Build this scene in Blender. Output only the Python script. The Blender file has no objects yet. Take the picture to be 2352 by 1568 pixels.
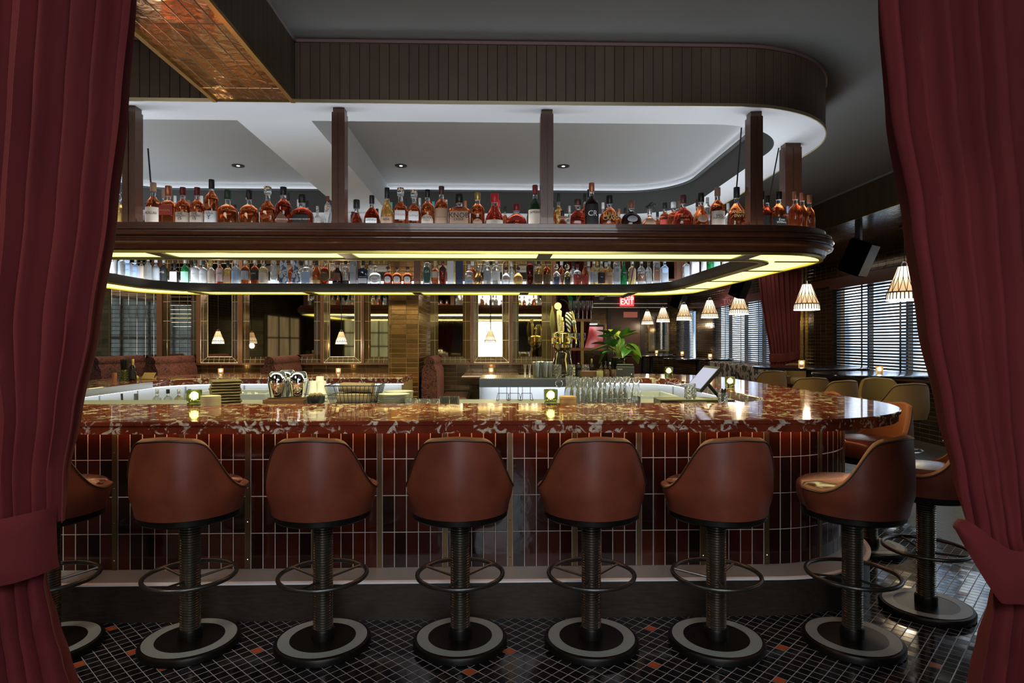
import bpy, bmesh, math, random
from mathutils import Vector, Matrix
random.seed(7)
C = bpy.context.scene.collection
PI = math.pi
R = math.radians
# ---------------------------------------------------------------- camera frame helpers (image taken as 2352 x 1568)
FPX = 1450.0
YAW = math.atan(37 / FPX)
EYE = 1.48
_c, _s = math.cos(YAW), math.sin(YAW)
def ray(px, py):
    dx = (px - 1176) / FPX; dz = (784 - py) / FPX
    return (dx * _c + _s, _c - dx * _s, dz)
def atY(px, py, Y):
    r = ray(px, py); t = Y / r[1]; return (r[0] * t, Y, EYE + r[2] * t)
def atX(px, py, X):
    r = ray(px, py); t = X / r[0]; return (X, r[1] * t, EYE + r[2] * t)
def atH(px, py, h):
    r = ray(px, py); t = (h - EYE) / r[2]; return (r[0] * t, r[1] * t, h)
def mpp(Y): return Y / FPX          # metres per pixel at depth Y

# ---------------------------------------------------------------- mesh builder
class MB:
    def __init__(s): s.v = []; s.f = []; s.m = []; s.uv = {}
    def add(s, vs, fs, mi=0):
        b = len(s.v); s.v += [tuple(p) for p in vs]
        for f in fs: s.f.append(tuple(b + i for i in f)); s.m.append(mi)
        return s
    def box(s, x0, x1, y0, y1, z0, z1, mi=0):
        return s.add([(x0,y0,z0),(x1,y0,z0),(x1,y1,z0),(x0,y1,z0),(x0,y0,z1),(x1,y0,z1),(x1,y1,z1),(x0,y1,z1)],
              [(3,2,1,0),(4,5,6,7),(0,1,5,4),(1,2,6,5),(2,3,7,6),(3,0,4,7)], mi)
    def bbox(s, x0, x1, y0, y1, z0, z1, b=.006, mi=0):
        # chamfered box: loft of inset loops
        def L(i, z): return [(x0+i,y0+b-i if 0 else y0+i,z),(x1-i,y0+i,z),(x1-i,y1-i,z),(x0+i,y1-i,z)]
        return s.loft([L(b,z0), L(0,z0+b), L(0,z1-b), L(b,z1)], cap=True, mi=mi)
    def loft(s, loops, closed=True, wrap=False, cap=False, mi=0):
        n = len(loops[0]); vs = [p for l in loops for p in l]; fs = []
        k = len(loops)
        for a in range(k if wrap else k - 1):
            b2 = (a + 1) % k
            for i in range(n if closed else n - 1):
                j = (i + 1) % n
                fs.append((a*n+i, a*n+j, b2*n+j, b2*n+i))
        if cap and closed:
            fs.append(tuple(reversed(range(n)))); fs.append(tuple((k-1)*n+i for i in range(n)))
        return s.add(vs, fs, mi)
    def lathe(s, prof, c=(0,0,0), n=24, sx=1., sy=1., pw=2., cap=True, mi=0, rot=0):
        loops = []
        for r, z in prof:
            l = []
            for i in range(n):
                a = 2*PI*i/n; ca, sa = math.cos(a), math.sin(a)
                if pw != 2.:
                    ca = math.copysign(abs(ca)**(2/pw), ca); sa = math.copysign(abs(sa)**(2/pw), sa)
                x, y = r*ca*sx, r*sa*sy
                if rot: x, y = x*math.cos(rot)-y*math.sin(rot), x*math.sin(rot)+y*math.cos(rot)
                l.append((c[0]+x, c[1]+y, c[2]+z))
            loops.append(l)
        return s.loft(loops, cap=cap, mi=mi)
    def tube(s, pts, r, n=8, closed=False, mi=0, r1=None):
        P = [Vector(p) for p in pts]; k = len(P); loops = []
        up = None
        for i, p in enumerate(P):
            a = P[(i-1) % k] if (closed or i) else p; b = P[(i+1) % k] if (closed or i < k-1) else p
            t = (b - a).normalized()
            if up is None:
                up = Vector((0,0,1)) if abs(t.z) < .9 else Vector((1,0,0))
            u = t.cross(up)
            if u.length < 1e-6: u = t.orthogonal()
            u.normalize(); w = u.cross(t).normalized(); up = w
            rr = r if r1 is None else r + (r1 - r) * i / (k - 1)
            loops.append([tuple(p + u*rr*math.cos(2*PI*j/n) + w*rr*math.sin(2*PI*j/n)) for j in range(n)])
        return s.loft(loops, wrap=closed, cap=not closed, mi=mi)
    def torus(s, c, R0, r, n=32, m=8, mi=0):
        return s.tube([(c[0]+R0*math.cos(2*PI*i/n), c[1]+R0*math.sin(2*PI*i/n), c[2]) for i in range(n)], r, m, True, mi)
    def ball(s, c, r, n=12, m=8, sx=1., sy=1., sz=1., mi=0):
        pr = [(max(1e-4, r*math.sin(PI*i/m)), -r*sz*math.cos(PI*i/m)) for i in range(m+1)]
        return s.lathe(pr, c, n, sx, sy, mi=mi)
    def prism(s, poly, y0, y1, mi=0):     # polygon in x,z extruded along y
        return s.loft([[(x,y0,z) for x,z in poly], [(x,y1,z) for x,z in poly]], cap=True, mi=mi)
    def xf(s, M):
        s.v = [tuple(M @ Vector(p)) for p in s.v]; return s

def obj(name, mb, mat, parent=None, smooth=40, label=None, cat=None, group=None, kind=None, loc=None, rot=None):
    me = bpy.data.meshes.new(name); me.from_pydata(mb.v, [], mb.f)
    mats = mat if isinstance(mat, (list, tuple)) else [mat]
    for m in mats: me.materials.append(m)
    if len(mats) > 1: me.polygons.foreach_set('material_index', mb.m)
    bm = bmesh.new(); bm.from_mesh(me); bmesh.ops.recalc_face_normals(bm, faces=bm.faces); bm.to_mesh(me); bm.free()
    if mb.uv:
        ul = me.uv_layers.new(name='UVMap')
        for lp in me.loops: ul.data[lp.index].uv = mb.uv.get(lp.vertex_index, (0, 0))
    if smooth:
        me.shade_smooth(); me.set_sharp_from_angle(angle=R(smooth))
    o = bpy.data.objects.new(name, me); C.objects.link(o)
    if parent: o.parent = parent
    if loc: o.location = loc
    if rot: o.rotation_euler = rot
    tag(o, label, cat, group, kind)
    return o
def tag(o, label=None, cat=None, group=None, kind=None):
    if label: o['label'] = label
    if cat: o['category'] = cat
    if group: o['group'] = group
    if kind: o['kind'] = kind
    return o
def thing(name, label, cat, loc=(0,0,0), rz=0, group=None, kind=None):
    o = bpy.data.objects.new(name, None); C.objects.link(o); o.empty_display_size = .05
    o.location = loc; o.rotation_euler = (0,0,rz)
    return tag(o, label, cat, group, kind)
def dup(root, loc, rz, label, group=None):
    r = root.copy(); C.objects.link(r); r.location = loc; r.rotation_euler = (0,0,rz); r['label'] = label
    if group: r['group'] = group
    for ch in list(root.children):
        c = ch.copy(); C.objects.link(c); c.parent = r
        for g in ch.children:
            d = g.copy(); C.objects.link(d); d.parent = c
    return r
_fcache = {}
def lettering(txt, size, mat, parent, loc, rot=(PI/2,0,0), bend=0, name='lettering', sx=1., fit=0):
    if txt.startswith('~'):      # small print that cannot be read: short strokes
        rs = random.Random(len(_fcache)); _fcache[len(_fcache)] = 1
        mb = MB(); n = int(txt[1:] or 6); x = 0.; h = size*.55
        for i in range(n):
            w_ = size*rs.uniform(.18, .42); k = rs.random()
            z0, z1 = -h/2, h/2*(1 if k < .6 else .4)
            mb.add([(x, z0, 0), (x+size*.09, z0, 0), (x+size*.09, z1, 0), (x, z1, 0)], [(0,1,2,3)])
            zz = rs.choice((z0, z1-size*.1, 0)); mb.add([(x, zz, 0), (x+w_*.8, zz, 0), (x+w_*.8, zz+size*.1, 0), (x, zz+size*.1, 0)], [(0,1,2,3)])
            x += w_ + size*.12
        k = (fit/x if fit and x > fit else 1.)
        me = bpy.data.meshes.new(name); me.from_pydata([((p[0]-x/2)*k, p[1], 0) for p in mb.v], [], mb.f); me.materials.append(mat)
        o = bpy.data.objects.new(name, me); C.objects.link(o); o.parent = parent; o.location = loc; o.rotation_euler = rot
        return o
    cu = bpy.data.curves.new('t', 'FONT'); cu.body = txt; cu.size = size; cu.align_x = 'CENTER'; cu.align_y = 'CENTER'
    cu.resolution_u = 2; cu.space_line = .85
    to = bpy.data.objects.new('t', cu); C.objects.link(to)
    dg = bpy.context.evaluated_depsgraph_get(); dg.update()
    me = bpy.data.meshes.new_from_object(to.evaluated_get(dg)); bpy.data.objects.remove(to); bpy.data.curves.remove(cu)
    me.name = name
    if fit and me.vertices:
        ww = max(v.co.x for v in me.vertices) - min(v.co.x for v in me.vertices)
        if ww > fit:
            for v in me.vertices: v.co.x *= fit/ww; v.co.y *= max(.62, fit/ww)
    for v in me.vertices:
        v.co.x *= sx
        if bend:
            a = v.co.x / bend; v.co.x = bend*math.sin(a); v.co.z += bend*math.cos(a) - bend
    me.materials.clear(); me.materials.append(mat)
    o = bpy.data.objects.new(name, me); C.objects.link(o); o.parent = parent; o.location = loc; o.rotation_euler = rot
    return o

# rounded-rectangle path: list of (x, y, nx, ny); corners r = (front right, back right, back left, front left)
def rrect(x0, x1, y0, y1, r, n=14):
    if not isinstance(r, (list, tuple)): r = (r,)*4
    out = []
    for (cx, cy, a0, q) in ((x1-r[0], y0+r[0], -90, r[0]), (x1-r[1], y1-r[1], 0, r[1]), (x0+r[2], y1-r[2], 90, r[2]), (x0+r[3], y0+r[3], 180, r[3])):
        for i in range(n+1):
            a = R(a0 + 90*i/n); out.append((cx+q*math.cos(a), cy+q*math.sin(a), math.cos(a), math.sin(a)))
    return out
def cpath(x0, x1, y0, y1, r, gl, gr, n=14):   # open path: back right piece -> right -> front -> left -> back left piece
    p = rrect(x0, x1, y0, y1, r, n); m = n+1
    br, fr, fl, bl = p[m:2*m], p[0:m], p[3*m:4*m], p[2*m:3*m]
    return [(gr, y1, 0, 1)] + br[::-1] + fr[::-1] + fl[::-1] + bl[::-1] + [(gl, y1, 0, 1)]
def off(path, d, z): return [(x+nx*d, y+ny*d, z) for x, y, nx, ny in path]
def arclen(path):
    L = [0.]
    for a, b in zip(path, path[1:]): L.append(L[-1] + math.hypot(b[0]-a[0], b[1]-a[1]))
    return L

# ---------------------------------------------------------------- materials
_mc = {}
def mat(name, col=(.5,.5,.5), rough=.5, metal=0., trans=0., ior=1.45, emit=None, es=0., sheen=0., coat=0., spec=None, bump=None, alpha=None):
    if name in _mc: return _mc[name]
    m = bpy.data.materials.new(name); m.use_nodes = True
    b = m.node_tree.nodes['Principled BSDF']; I = b.inputs
    I['Base Color'].default_value = (*col, 1); I['Roughness'].default_value = rough; I['Metallic'].default_value = metal
    I['Transmission Weight'].default_value = trans; I['IOR'].default_value = ior
    if emit: I['Emission Color'].default_value = (*emit, 1); I['Emission Strength'].default_value = es
    if sheen: I['Sheen Weight'].default_value = sheen; I['Sheen Roughness'].default_value = .4; I['Sheen Tint'].default_value = (*[min(1, c*3+.1) for c in col], 1)
    if coat: I['Coat Weight'].default_value = coat; I['Coat Roughness'].default_value = .03
    if spec is not None: I['Specular IOR Level'].default_value = spec
    if bump:
        sc, st = bump
        noise_bump(m, sc, st)
    _mc[name] = m
    return m
def N(m, t, **kw):
    n = m.node_tree.nodes.new(t)
    for k, v in kw.items():
        if k.startswith('i_'):
            key = k[2:]; key = int(key) if key.isdigit() else key.replace('_', ' ')
            n.inputs[key].default_value = v
        else: setattr(n, k, v)
    return n
def LK(m, a, b): m.node_tree.links.new(a, b)
def BS(m): return m.node_tree.nodes['Principled BSDF']
def noise_bump(m, scale, strength, vec=None, detail=4.):
    tc = N(m, 'ShaderNodeTexCoord'); no = N(m, 'ShaderNodeTexNoise', i_Scale=scale, i_Detail=detail)
    LK(m, vec or tc.outputs['Object'], no.inputs['Vector'])
    bu = N(m, 'ShaderNodeBump', i_Strength=strength, i_Distance=.01); LK(m, no.outputs['Fac'], bu.inputs['Height']); LK(m, bu.outputs['Normal'], BS(m).inputs['Normal'])
    return no
def ramp(m, src, stops):
    r = N(m, 'ShaderNodeValToRGB'); e = r.color_ramp.elements
    while len(e) < len(stops): e.new(.5)
    for el, (p, c) in zip(e, stops): el.position = p; el.color = (*c, 1)
    LK(m, src, r.inputs['Fac']); return r.outputs['Color']
def math_(m, op, a, b=None):
    n = N(m, 'ShaderNodeMath', operation=op)
    for i, q in enumerate((a, b)):
        if q is None: continue
        if hasattr(q, 'is_output'): LK(m, q, n.inputs[i])
        else: n.inputs[i].default_value = q
    return n.outputs[0]
def mixc(m, f, a, b, blend='MIX'):
    n = N(m, 'ShaderNodeMix', data_type='RGBA', blend_type=blend)
    for key, q in ((0, f), (6, a), (7, b)):
        if hasattr(q, 'is_output'): LK(m, q, n.inputs[key])
        else: n.inputs[key].default_value = q if key == 0 else (*q, 1)
    return n.outputs[2]
def wood(name, c1, c2, rough=.4, scale=(1,1,1), coat=0., axis_scale=18):
    if name in _mc: return _mc[name]
    m = mat(name, c1, rough, coat=coat)
    tc = N(m, 'ShaderNodeTexCoord'); mp = N(m, 'ShaderNodeMapping', i_Scale=scale); LK(m, tc.outputs['Object'], mp.inputs['Vector'])
    no = N(m, 'ShaderNodeTexNoise', i_Scale=axis_scale, i_Detail=6., i_Roughness=.65); LK(m, mp.outputs['Vector'], no.inputs['Vector'])
    LK(m, ramp(m, no.outputs['Fac'], [(.3, c1), (.7, c2)]), BS(m).inputs['Base Color'])
    return m
def tiles(name, w, h, grout_w, c_tile, c_grout, var=.5, rough=.15, metal=0., coord='UV', swz=None, bump=0., bscale=14, stack=True, c2=None, grough=.7):
    """rectangular stacked tiles in metres; swz = which two object axes carry the pattern"""
    if name in _mc: return _mc[name]
    m = mat(name, c_tile, rough, metal); b = BS(m)
    tc = N(m, 'ShaderNodeTexCoord'); sp = N(m, 'ShaderNodeSeparateXYZ')
    LK(m, tc.outputs['UV' if coord == 'UV' else 'Object'], sp.inputs[0])
    ax = swz or 'XY'
    u = math_(m, 'DIVIDE', sp.outputs[ax[0]], w); v = math_(m, 'DIVIDE', sp.outputs[ax[1]], h)
    fu = math_(m, 'FRACT', u); fv = math_(m, 'FRACT', v)
    du = math_(m, 'MULTIPLY', math_(m, 'MINIMUM', fu, math_(m, 'SUBTRACT', 1., fu)), w)
    dv = math_(m, 'MULTIPLY', math_(m, 'MINIMUM', fv, math_(m, 'SUBTRACT', 1., fv)), h)
    d = math_(m, 'MINIMUM', du, dv)
    g = math_(m, 'LESS_THAN', d, grout_w/2)
    cv = N(m, 'ShaderNodeCombineXYZ'); LK(m, math_(m, 'FLOOR', u), cv.inputs[0]); LK(m, math_(m, 'FLOOR', v), cv.inputs[1])
    wn = N(m, 'ShaderNodeTexWhiteNoise', noise_dimensions='2D'); LK(m, cv.outputs[0], wn.inputs['Vector'])
    c2 = c2 or tuple(x*(1-var) for x in c_tile)
    ct = mixc(m, wn.outputs['Value'], c2, c_tile)
    nz = N(m, 'ShaderNodeTexNoise', i_Scale=9., i_Detail=3.); LK(m, tc.outputs['Object'], nz.inputs['Vector'])
    ct = mixc(m, math_(m, 'MULTIPLY', nz.outputs['Fac'], .5), ct, tuple(x*.35 for x in c_tile))
    LK(m, mixc(m, g, ct, c_grout), b.inputs['Base Color'])
    LK(m, math_(m, 'ADD', math_(m, 'MULTIPLY', g, grough-rough), rough), b.inputs['Roughness'])
    if metal: LK(m, math_(m, 'MULTIPLY', math_(m, 'SUBTRACT', 1., g), metal), b.inputs['Metallic'])
    hgt = math_(m, 'MINIMUM', math_(m, 'DIVIDE', d, .004), 1.)
    if bump:
        n2 = N(m, 'ShaderNodeTexNoise', i_Scale=float(bscale), i_Detail=3., i_Distortion=.6); LK(m, tc.outputs['Object'], n2.inputs['Vector'])
        hgt = math_(m, 'ADD', hgt, math_(m, 'ADD', math_(m, 'MULTIPLY', n2.outputs['Fac'], bump), math_(m, 'MULTIPLY', wn.outputs['Value'], bump*.6)))
    bu = N(m, 'ShaderNodeBump', i_Strength=.55, i_Distance=.004); LK(m, hgt, bu.inputs['Height']); LK(m, bu.outputs['Normal'], b.inputs['Normal'])
    return m
def emis(name, col, s):
    if name in _mc: return _mc[name]
    m = bpy.data.materials.new(name); m.use_nodes = True; nt = m.node_tree
    e = nt.nodes.new('ShaderNodeEmission'); e.inputs[0].default_value = (*col, 1); e.inputs[1].default_value = s
    nt.nodes.remove(BS(m)); LK(m, e.outputs[0], nt.nodes['Material Output'].inputs['Surface']); _mc[name] = m
    return m

def marble():
    m = mat('red_marble', (.2,.04,.02), .06, spec=.6); b = BS(m)
    tc = N(m, 'ShaderNodeTexCoord')
    mp = N(m, 'ShaderNodeMapping', i_Scale=(1., .75, 1.), i_Rotation=(0, 0, R(14))); LK(m, tc.outputs['Object'], mp.inputs['Vector'])
    n1 = N(m, 'ShaderNodeTexNoise', i_Scale=17., i_Detail=8., i_Roughness=.55, i_Distortion=1.3); LK(m, mp.outputs[0], n1.inputs['Vector'])
    n2 = N(m, 'ShaderNodeTexNoise', i_Scale=4., i_Detail=3.); LK(m, mp.outputs[0], n2.inputs['Vector'])
    n3 = N(m, 'ShaderNodeTexNoise', i_Scale=50., i_Detail=4.); LK(m, mp.outputs[0], n3.inputs['Vector'])
    base = ramp(m, n2.outputs['Fac'], [(.3, (.11,.018,.010)), (.55, (.17,.032,.015)), (.75, (.08,.011,.008))])
    f = math_(m, 'ADD', n1.outputs['Fac'], math_(m, 'MULTIPLY', math_(m, 'SUBTRACT', n2.outputs['Fac'], .5), .22))
    fl = N(m, 'ShaderNodeMapRange', i_1=.54, i_2=.60); LK(m, f, fl.inputs[0])
    cream = ramp(m, n3.outputs['Fac'], [(.3, (.36,.30,.22)), (.7, (.72,.66,.55))])
    LK(m, mixc(m, fl.outputs[0], base, cream), b.inputs['Base Color'])
    return m

BRASS = mat('brass', (.55,.40,.14), .22, 1.)
BRASS_DK = mat('aged_brass', (.22,.15,.06), .35, 1.)
STEEL = mat('brushed_steel', (.55,.57,.58), .3, 1.)
CHROME = mat('chrome', (.75,.76,.77), .08, 1.)
IRON = mat('black_iron', (.012,.011,.010), .38, .6)
BLACKM = mat('matte_black', (.008,.008,.009), .45)
WHITE_P = mat('white_paint', (.62,.63,.65), .8)
GREY_P = mat('grey_ceiling_paint', (.17,.175,.17), .9)
COFFER_P = mat('coffer_paint', (.36,.365,.365), .85)
COFFER_W = mat('coffer_wall_paint', (.095,.097,.095), .9)
WALNUT = wood('walnut', (.06,.020,.010), (.11,.038,.019), .32, (1, 8, 1), coat=.3)
WALNUT_V = wood('walnut_vertical', (.05,.018,.010), (.095,.036,.018), .34, (8, 8, 1), coat=.2)
DKWOOD = wood('dark_oak', (.020,.014,.010), (.045,.033,.024), .45, (1, 12, 6), axis_scale=14)
MARBLE = marble()
BLACK_TBL = mat('black_lacquer', (.012,.012,.016), .12, spec=.6)
CLEAR = mat('clear_glass', (.93,.96,.97), .02, trans=.96, ior=1.3)
GLASSW = mat('drinking_glass', (.95,.97,.98), .03, trans=.94, ior=1.35)
GOLD_MIRROR = mat('bronze_mirror', (.50,.42,.30), .03, 1.)
FLAME = emis('candle_glow', (1,.80,.42), 14.)
WHITEC = mat('white_ceramic', (.75,.75,.74), .3)
LABEL_INK = mat('ink_black', (.01,.01,.012), .6)
LABEL_WHITE = mat('ink_white', (.75,.74,.70), .6)
LABEL_GOLD = mat('ink_gold', (.55,.42,.16), .45)
# ================================================================ SETTING
CEIL = 3.33; SOF = 2.95
XW = 6.3; YF = 22.3; YB = 10.0
def struct(name, mb, m, parent=None, **k):
    o = obj(name, mb, m, parent, **k)
    if parent is None: o['kind'] = 'structure'
    return o
# ---- floors
TS = .0518
def floor_material():
    m = mat('mosaic_floor', (.006,.006,.007), .12, spec=.6); b = BS(m)
    tc = N(m, 'ShaderNodeTexCoord'); sp = N(m, 'ShaderNodeSeparateXYZ'); LK(m, tc.outputs['Object'], sp.inputs[0])
    k = 1/math.sqrt(2)/TS
    u = math_(m, 'ADD', math_(m, 'MULTIPLY', math_(m, 'ADD', sp.outputs[0], sp.outputs[1]), k), 200 - FU)
    v = math_(m, 'ADD', math_(m, 'MULTIPLY', math_(m, 'SUBTRACT', sp.outputs[1], sp.outputs[0]), k), 200 - FV)
    fu = math_(m, 'FRACT', u); fv = math_(m, 'FRACT', v)
    d = math_(m, 'MINIMUM', math_(m, 'MINIMUM', fu, math_(m, 'SUBTRACT', 1., fu)), math_(m, 'MINIMUM', fv, math_(m, 'SUBTRACT', 1., fv)))
    g = math_(m, 'LESS_THAN', d, .034)
    cv = N(m, 'ShaderNodeCombineXYZ'); LK(m, math_(m, 'FLOOR', u), cv.inputs[0]); LK(m, math_(m, 'FLOOR', v), cv.inputs[1])
    wn = N(m, 'ShaderNodeTexWhiteNoise', noise_dimensions='2D'); LK(m, cv.outputs[0], wn.inputs['Vector'])
    ct = mixc(m, wn.outputs['Value'], (.004,.004,.005), (.016,.015,.016))
    LK(m, mixc(m, g, ct, (.38,.39,.40)), b.inputs['Base Color'])
    LK(m, math_(m, 'ADD', math_(m, 'MULTIPLY', g, .5), .11), b.inputs['Roughness'])
    sx = N(m, 'ShaderNodeSeparateColor'); LK(m, wn.outputs['Color'], sx.inputs[0])
    h = math_(m, 'ADD', math_(m, 'MINIMUM', math_(m, 'DIVIDE', d, .06), 1.),
              math_(m, 'ADD', math_(m, 'MULTIPLY', math_(m, 'MULTIPLY', math_(m, 'SUBTRACT', sx.outputs[0], .5), fu), .8), math_(m, 'MULTIPLY', math_(m, 'MULTIPLY', math_(m, 'SUBTRACT', sx.outputs[1], .5), fv), .8)))
    bu = N(m, 'ShaderNodeBump', i_Strength=.5, i_Distance=.003); LK(m, h, bu.inputs['Height']); LK(m, bu.outputs['Normal'], b.inputs['Normal'])
    return m
def uvtile(p):
    x, y, _ = p; k = 1/math.sqrt(2)/TS
    return ((x+y)*k, (y-x)*k)
_cr = uvtile(atH(1183.75, 1432, 0)); FU, FV = _cr[0] % 1, _cr[1] % 1
FLOORM = floor_material()
ORANGE = mat('orange_tile', (.42,.085,.025), .25)
mb = MB(); mb.add([(-7,-3.5,0),(3.35,-3.5,0),(3.35,YF,0),(-7,YF,0)], [(0,1,2,3)])
for p in [(1497,1447),(1499,1519),(1161,1494),(1076,1550),(258,1439),(296,1503),(596,1488),(375,1534),(179,1529),(2155,1291),(2148,1529),(2221,1368),(1790,1482),(1785,1560)]:
    u, v = uvtile(atH(*p, 0)); iu, iv = math.floor(u-FU)+FU, math.floor(v-FV)+FV
    q = []
    for a, b_ in ((.06,.06),(.94,.06),(.94,.94),(.06,.94)):
        uu, vv = (iu+a)*TS*math.sqrt(2), (iv+b_)*TS*math.sqrt(2); q.append(((uu-vv)/2, (uu+vv)/2, .0012))
    mb.add(q, [(0,1,2,3)], 1)
struct('floor', mb, [FLOORM, ORANGE], smooth=0)
FLOORW = wood('grey_parquet', (.07,.06,.05), (.15,.13,.11), .35, (3, 1, 1), axis_scale=9)
struct('floor_parquet', MB().add([(3.35,-3.5,0),(XW+.2,-3.5,0),(XW+.2,YF,0),(3.35,YF,0)], [(0,1,2,3)]), FLOORW, smooth=0)
struct('ceiling', MB().box(-7, XW+.2, -3.5, YF+.2, CEIL, CEIL+.1), GREY_P, smooth=0)

# ---- tile materials of the room
GOLD_T = tiles('gold_glazed_tile', .0700, .37, .0035, (.85,.52,.24), (.05,.035,.025), .6, .12, .9, 'OBJ', 'XY', bump=1.5, bscale=11, grough=.5)
GOLD_PIER = tiles('gold_pier_tile', .205, .066, .003, (.50,.26,.085), (.32,.25,.14), .6, .17, .75, 'OBJ', 'XZ', bump=.9, bscale=8, grough=.45)
WALL_T = tiles('bronze_wall_tile', .205, .066, .003, (.15,.095,.045), (.16,.13,.08), .5, .14, .7, 'OBJ', 'XZ', bump=.55, bscale=7, grough=.4)
WALL_TY = tiles('bronze_wall_tile_side', .205, .066, .003, (.14,.09,.045), (.14,.11,.07), .5, .14, .7, 'OBJ', 'YZ', bump=.55, bscale=7, grough=.4)
SOF_UND = tiles('bronze_soffit_tile', .37, .066, .003, (.20,.145,.075), (.15,.12,.07), .5, .12, .8, 'OBJ', 'YX', bump=.4, bscale=6, grough=.4)
SOF_TILE = tiles('brown_soffit_tile', .0605, 9., .0028, (.115,.074,.044), (.014,.010,.007), .25, .42, 0, 'UV', bump=.25, bscale=10)
SOF_TILE_Y = tiles('brown_soffit_tile_side', .066, 9., .003, (.075,.056,.03), (.012,.010,.006), .3, .4, 0, 'OBJ', 'YZ', bump=.25, bscale=10)

# ---- outer walls
struct('wall_left', MB().box(-7.2, -7, -3.5, YB, 0, CEIL), WALL_TY, smooth=0)
struct('wall_rear', MB().box(-7.2, XW+.2, -3.7, -3.5, 0, CEIL), mat('rear_wall_paint', (.05,.035,.028), .7), smooth=0)
mb = MB(); WINS = [(2.6, 6.9), (7.5, 11.6), (13.7, 18.05), (19.75, 21.7)]
SILL, HEAD = .91, 2.49
mb.box(XW, XW+.2, -3.5, YF, 0, SILL); mb.box(XW, XW+.2, -3.5, YF, HEAD, CEIL)
ys = [-3.5] + [q for w in WINS for q in w] + [YF]
for a, b_ in zip(ys[::2], ys[1::2]): mb.box(XW, XW+.2, a, b_, SILL, HEAD)
struct('wall_right', mb, WALL_TY, smooth=0)
struct('wall_far', MB().box(.8, XW+.2, YF, YF+.2, 0, CEIL), WALL_T, smooth=0)
struct('wall_back', MB().box(-7.2, .98, YB, YB+.2, 0, CEIL), WALL_T, smooth=0)
struct('wall_passage', MB().box(.78, .98, YB+.2, YF, 0, CEIL), WALL_TY, smooth=0)
p0 = atY(893, 800, 8.7); p1 = atY(961, 800, 8.7)
struct('wall_pier', MB().box(p0[0], p1[0], 8.7, YB, 0, CEIL), GOLD_PIER, smooth=0)
struct('trim_1', MB().box(p1[0]-.006, p1[0]+.006, 8.694, 8.7, .3, CEIL).box(p0[0]-.006, p0[0]+.006, 8.694, 8.7, .3, CEIL), BRASS_DK, smooth=0)
# booth platform along the back wall
struct('floor_platform', MB().box(-6.9, .97, 8.72, YB, 0, .25), DKWOOD, smooth=0)
# rail and wood pilasters on the back wall
mb = MB().box(-7, .97, YB-.05, YB, 1.115, 1.145)
struct('trim_2', mb, wood('mid_walnut', (.10,.045,.022), (.16,.075,.035), .35, (1,6,6)), smooth=0)
for i, (a, b_) in enumerate([(364,376),(455,463),(550,560),(738,744),(832,838),(1081,1088),(1170,1177),(1268,1276)]):
    x0 = atY(a, 700, YB)[0]; x1 = atY(b_, 700, YB)[0]
    struct('trim_%d' % (3+i), MB().box(x0, x1, YB-.06, YB, 1.145, 2.9), wood('mid_walnut', (.10,.045,.022), (.16,.075,.035), .35, (1,6,6)), smooth=0)
xb = atY(252, 700, YB)[0]
struct('trim_12', MB().box(xb-.014, xb+.014, YB-.012, YB, 1.1, 2.9), BRASS_DK, smooth=0)
xb = atY(985, 700, YB-.3)[0]

# ---- right soffit above the window tables
def soffit_right():
    t = thing('ceiling_soffit_right', None, None, kind='structure')
    obj('soffit_face', MB().box(4.3, 4.32, .3, YF, SOF, CEIL), SOF_TILE_Y, t, smooth=0)
    obj('soffit_underside', MB().box(4.32, XW, .3, YF, SOF, SOF+.02), SOF_UND, t, smooth=0)
    obj('brass_edge', MB().box(4.285, 4.3, .3, YF, SOF-.012, SOF+.012), BRASS, t, smooth=0)
    obj('top_trim', MB().box(4.288, 4.3, .3, YF, CEIL-.022, CEIL-.001), mat('grey_trim', (.30,.30,.29), .4, .4), t, smooth=0)
soffit_right()
# far end soffit with brass lines
h1 = atY(1450, 706, 21.6)[2]; h2 = atY(1450, 697, 21.6)[2]; h3 = atY(1450, 680, 21.6)[2]
struct('trim_13', MB().box(.98, 5.9, 21.6, YF, h1, CEIL), SOF_TILE_Y, smooth=0)
mb = MB()
for h in (h1, h2, h3): mb.box(.98, 5.9, 21.585, 21.6, h-.012, h+.012)
struct('trim_14', mb, mat('glowing_metal_trim', (.6,.58,.55), .25, .8, emit=(1,.95,.9), es=.12), smooth=0)  # faint glow in the metal stands in for light it reflects

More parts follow.
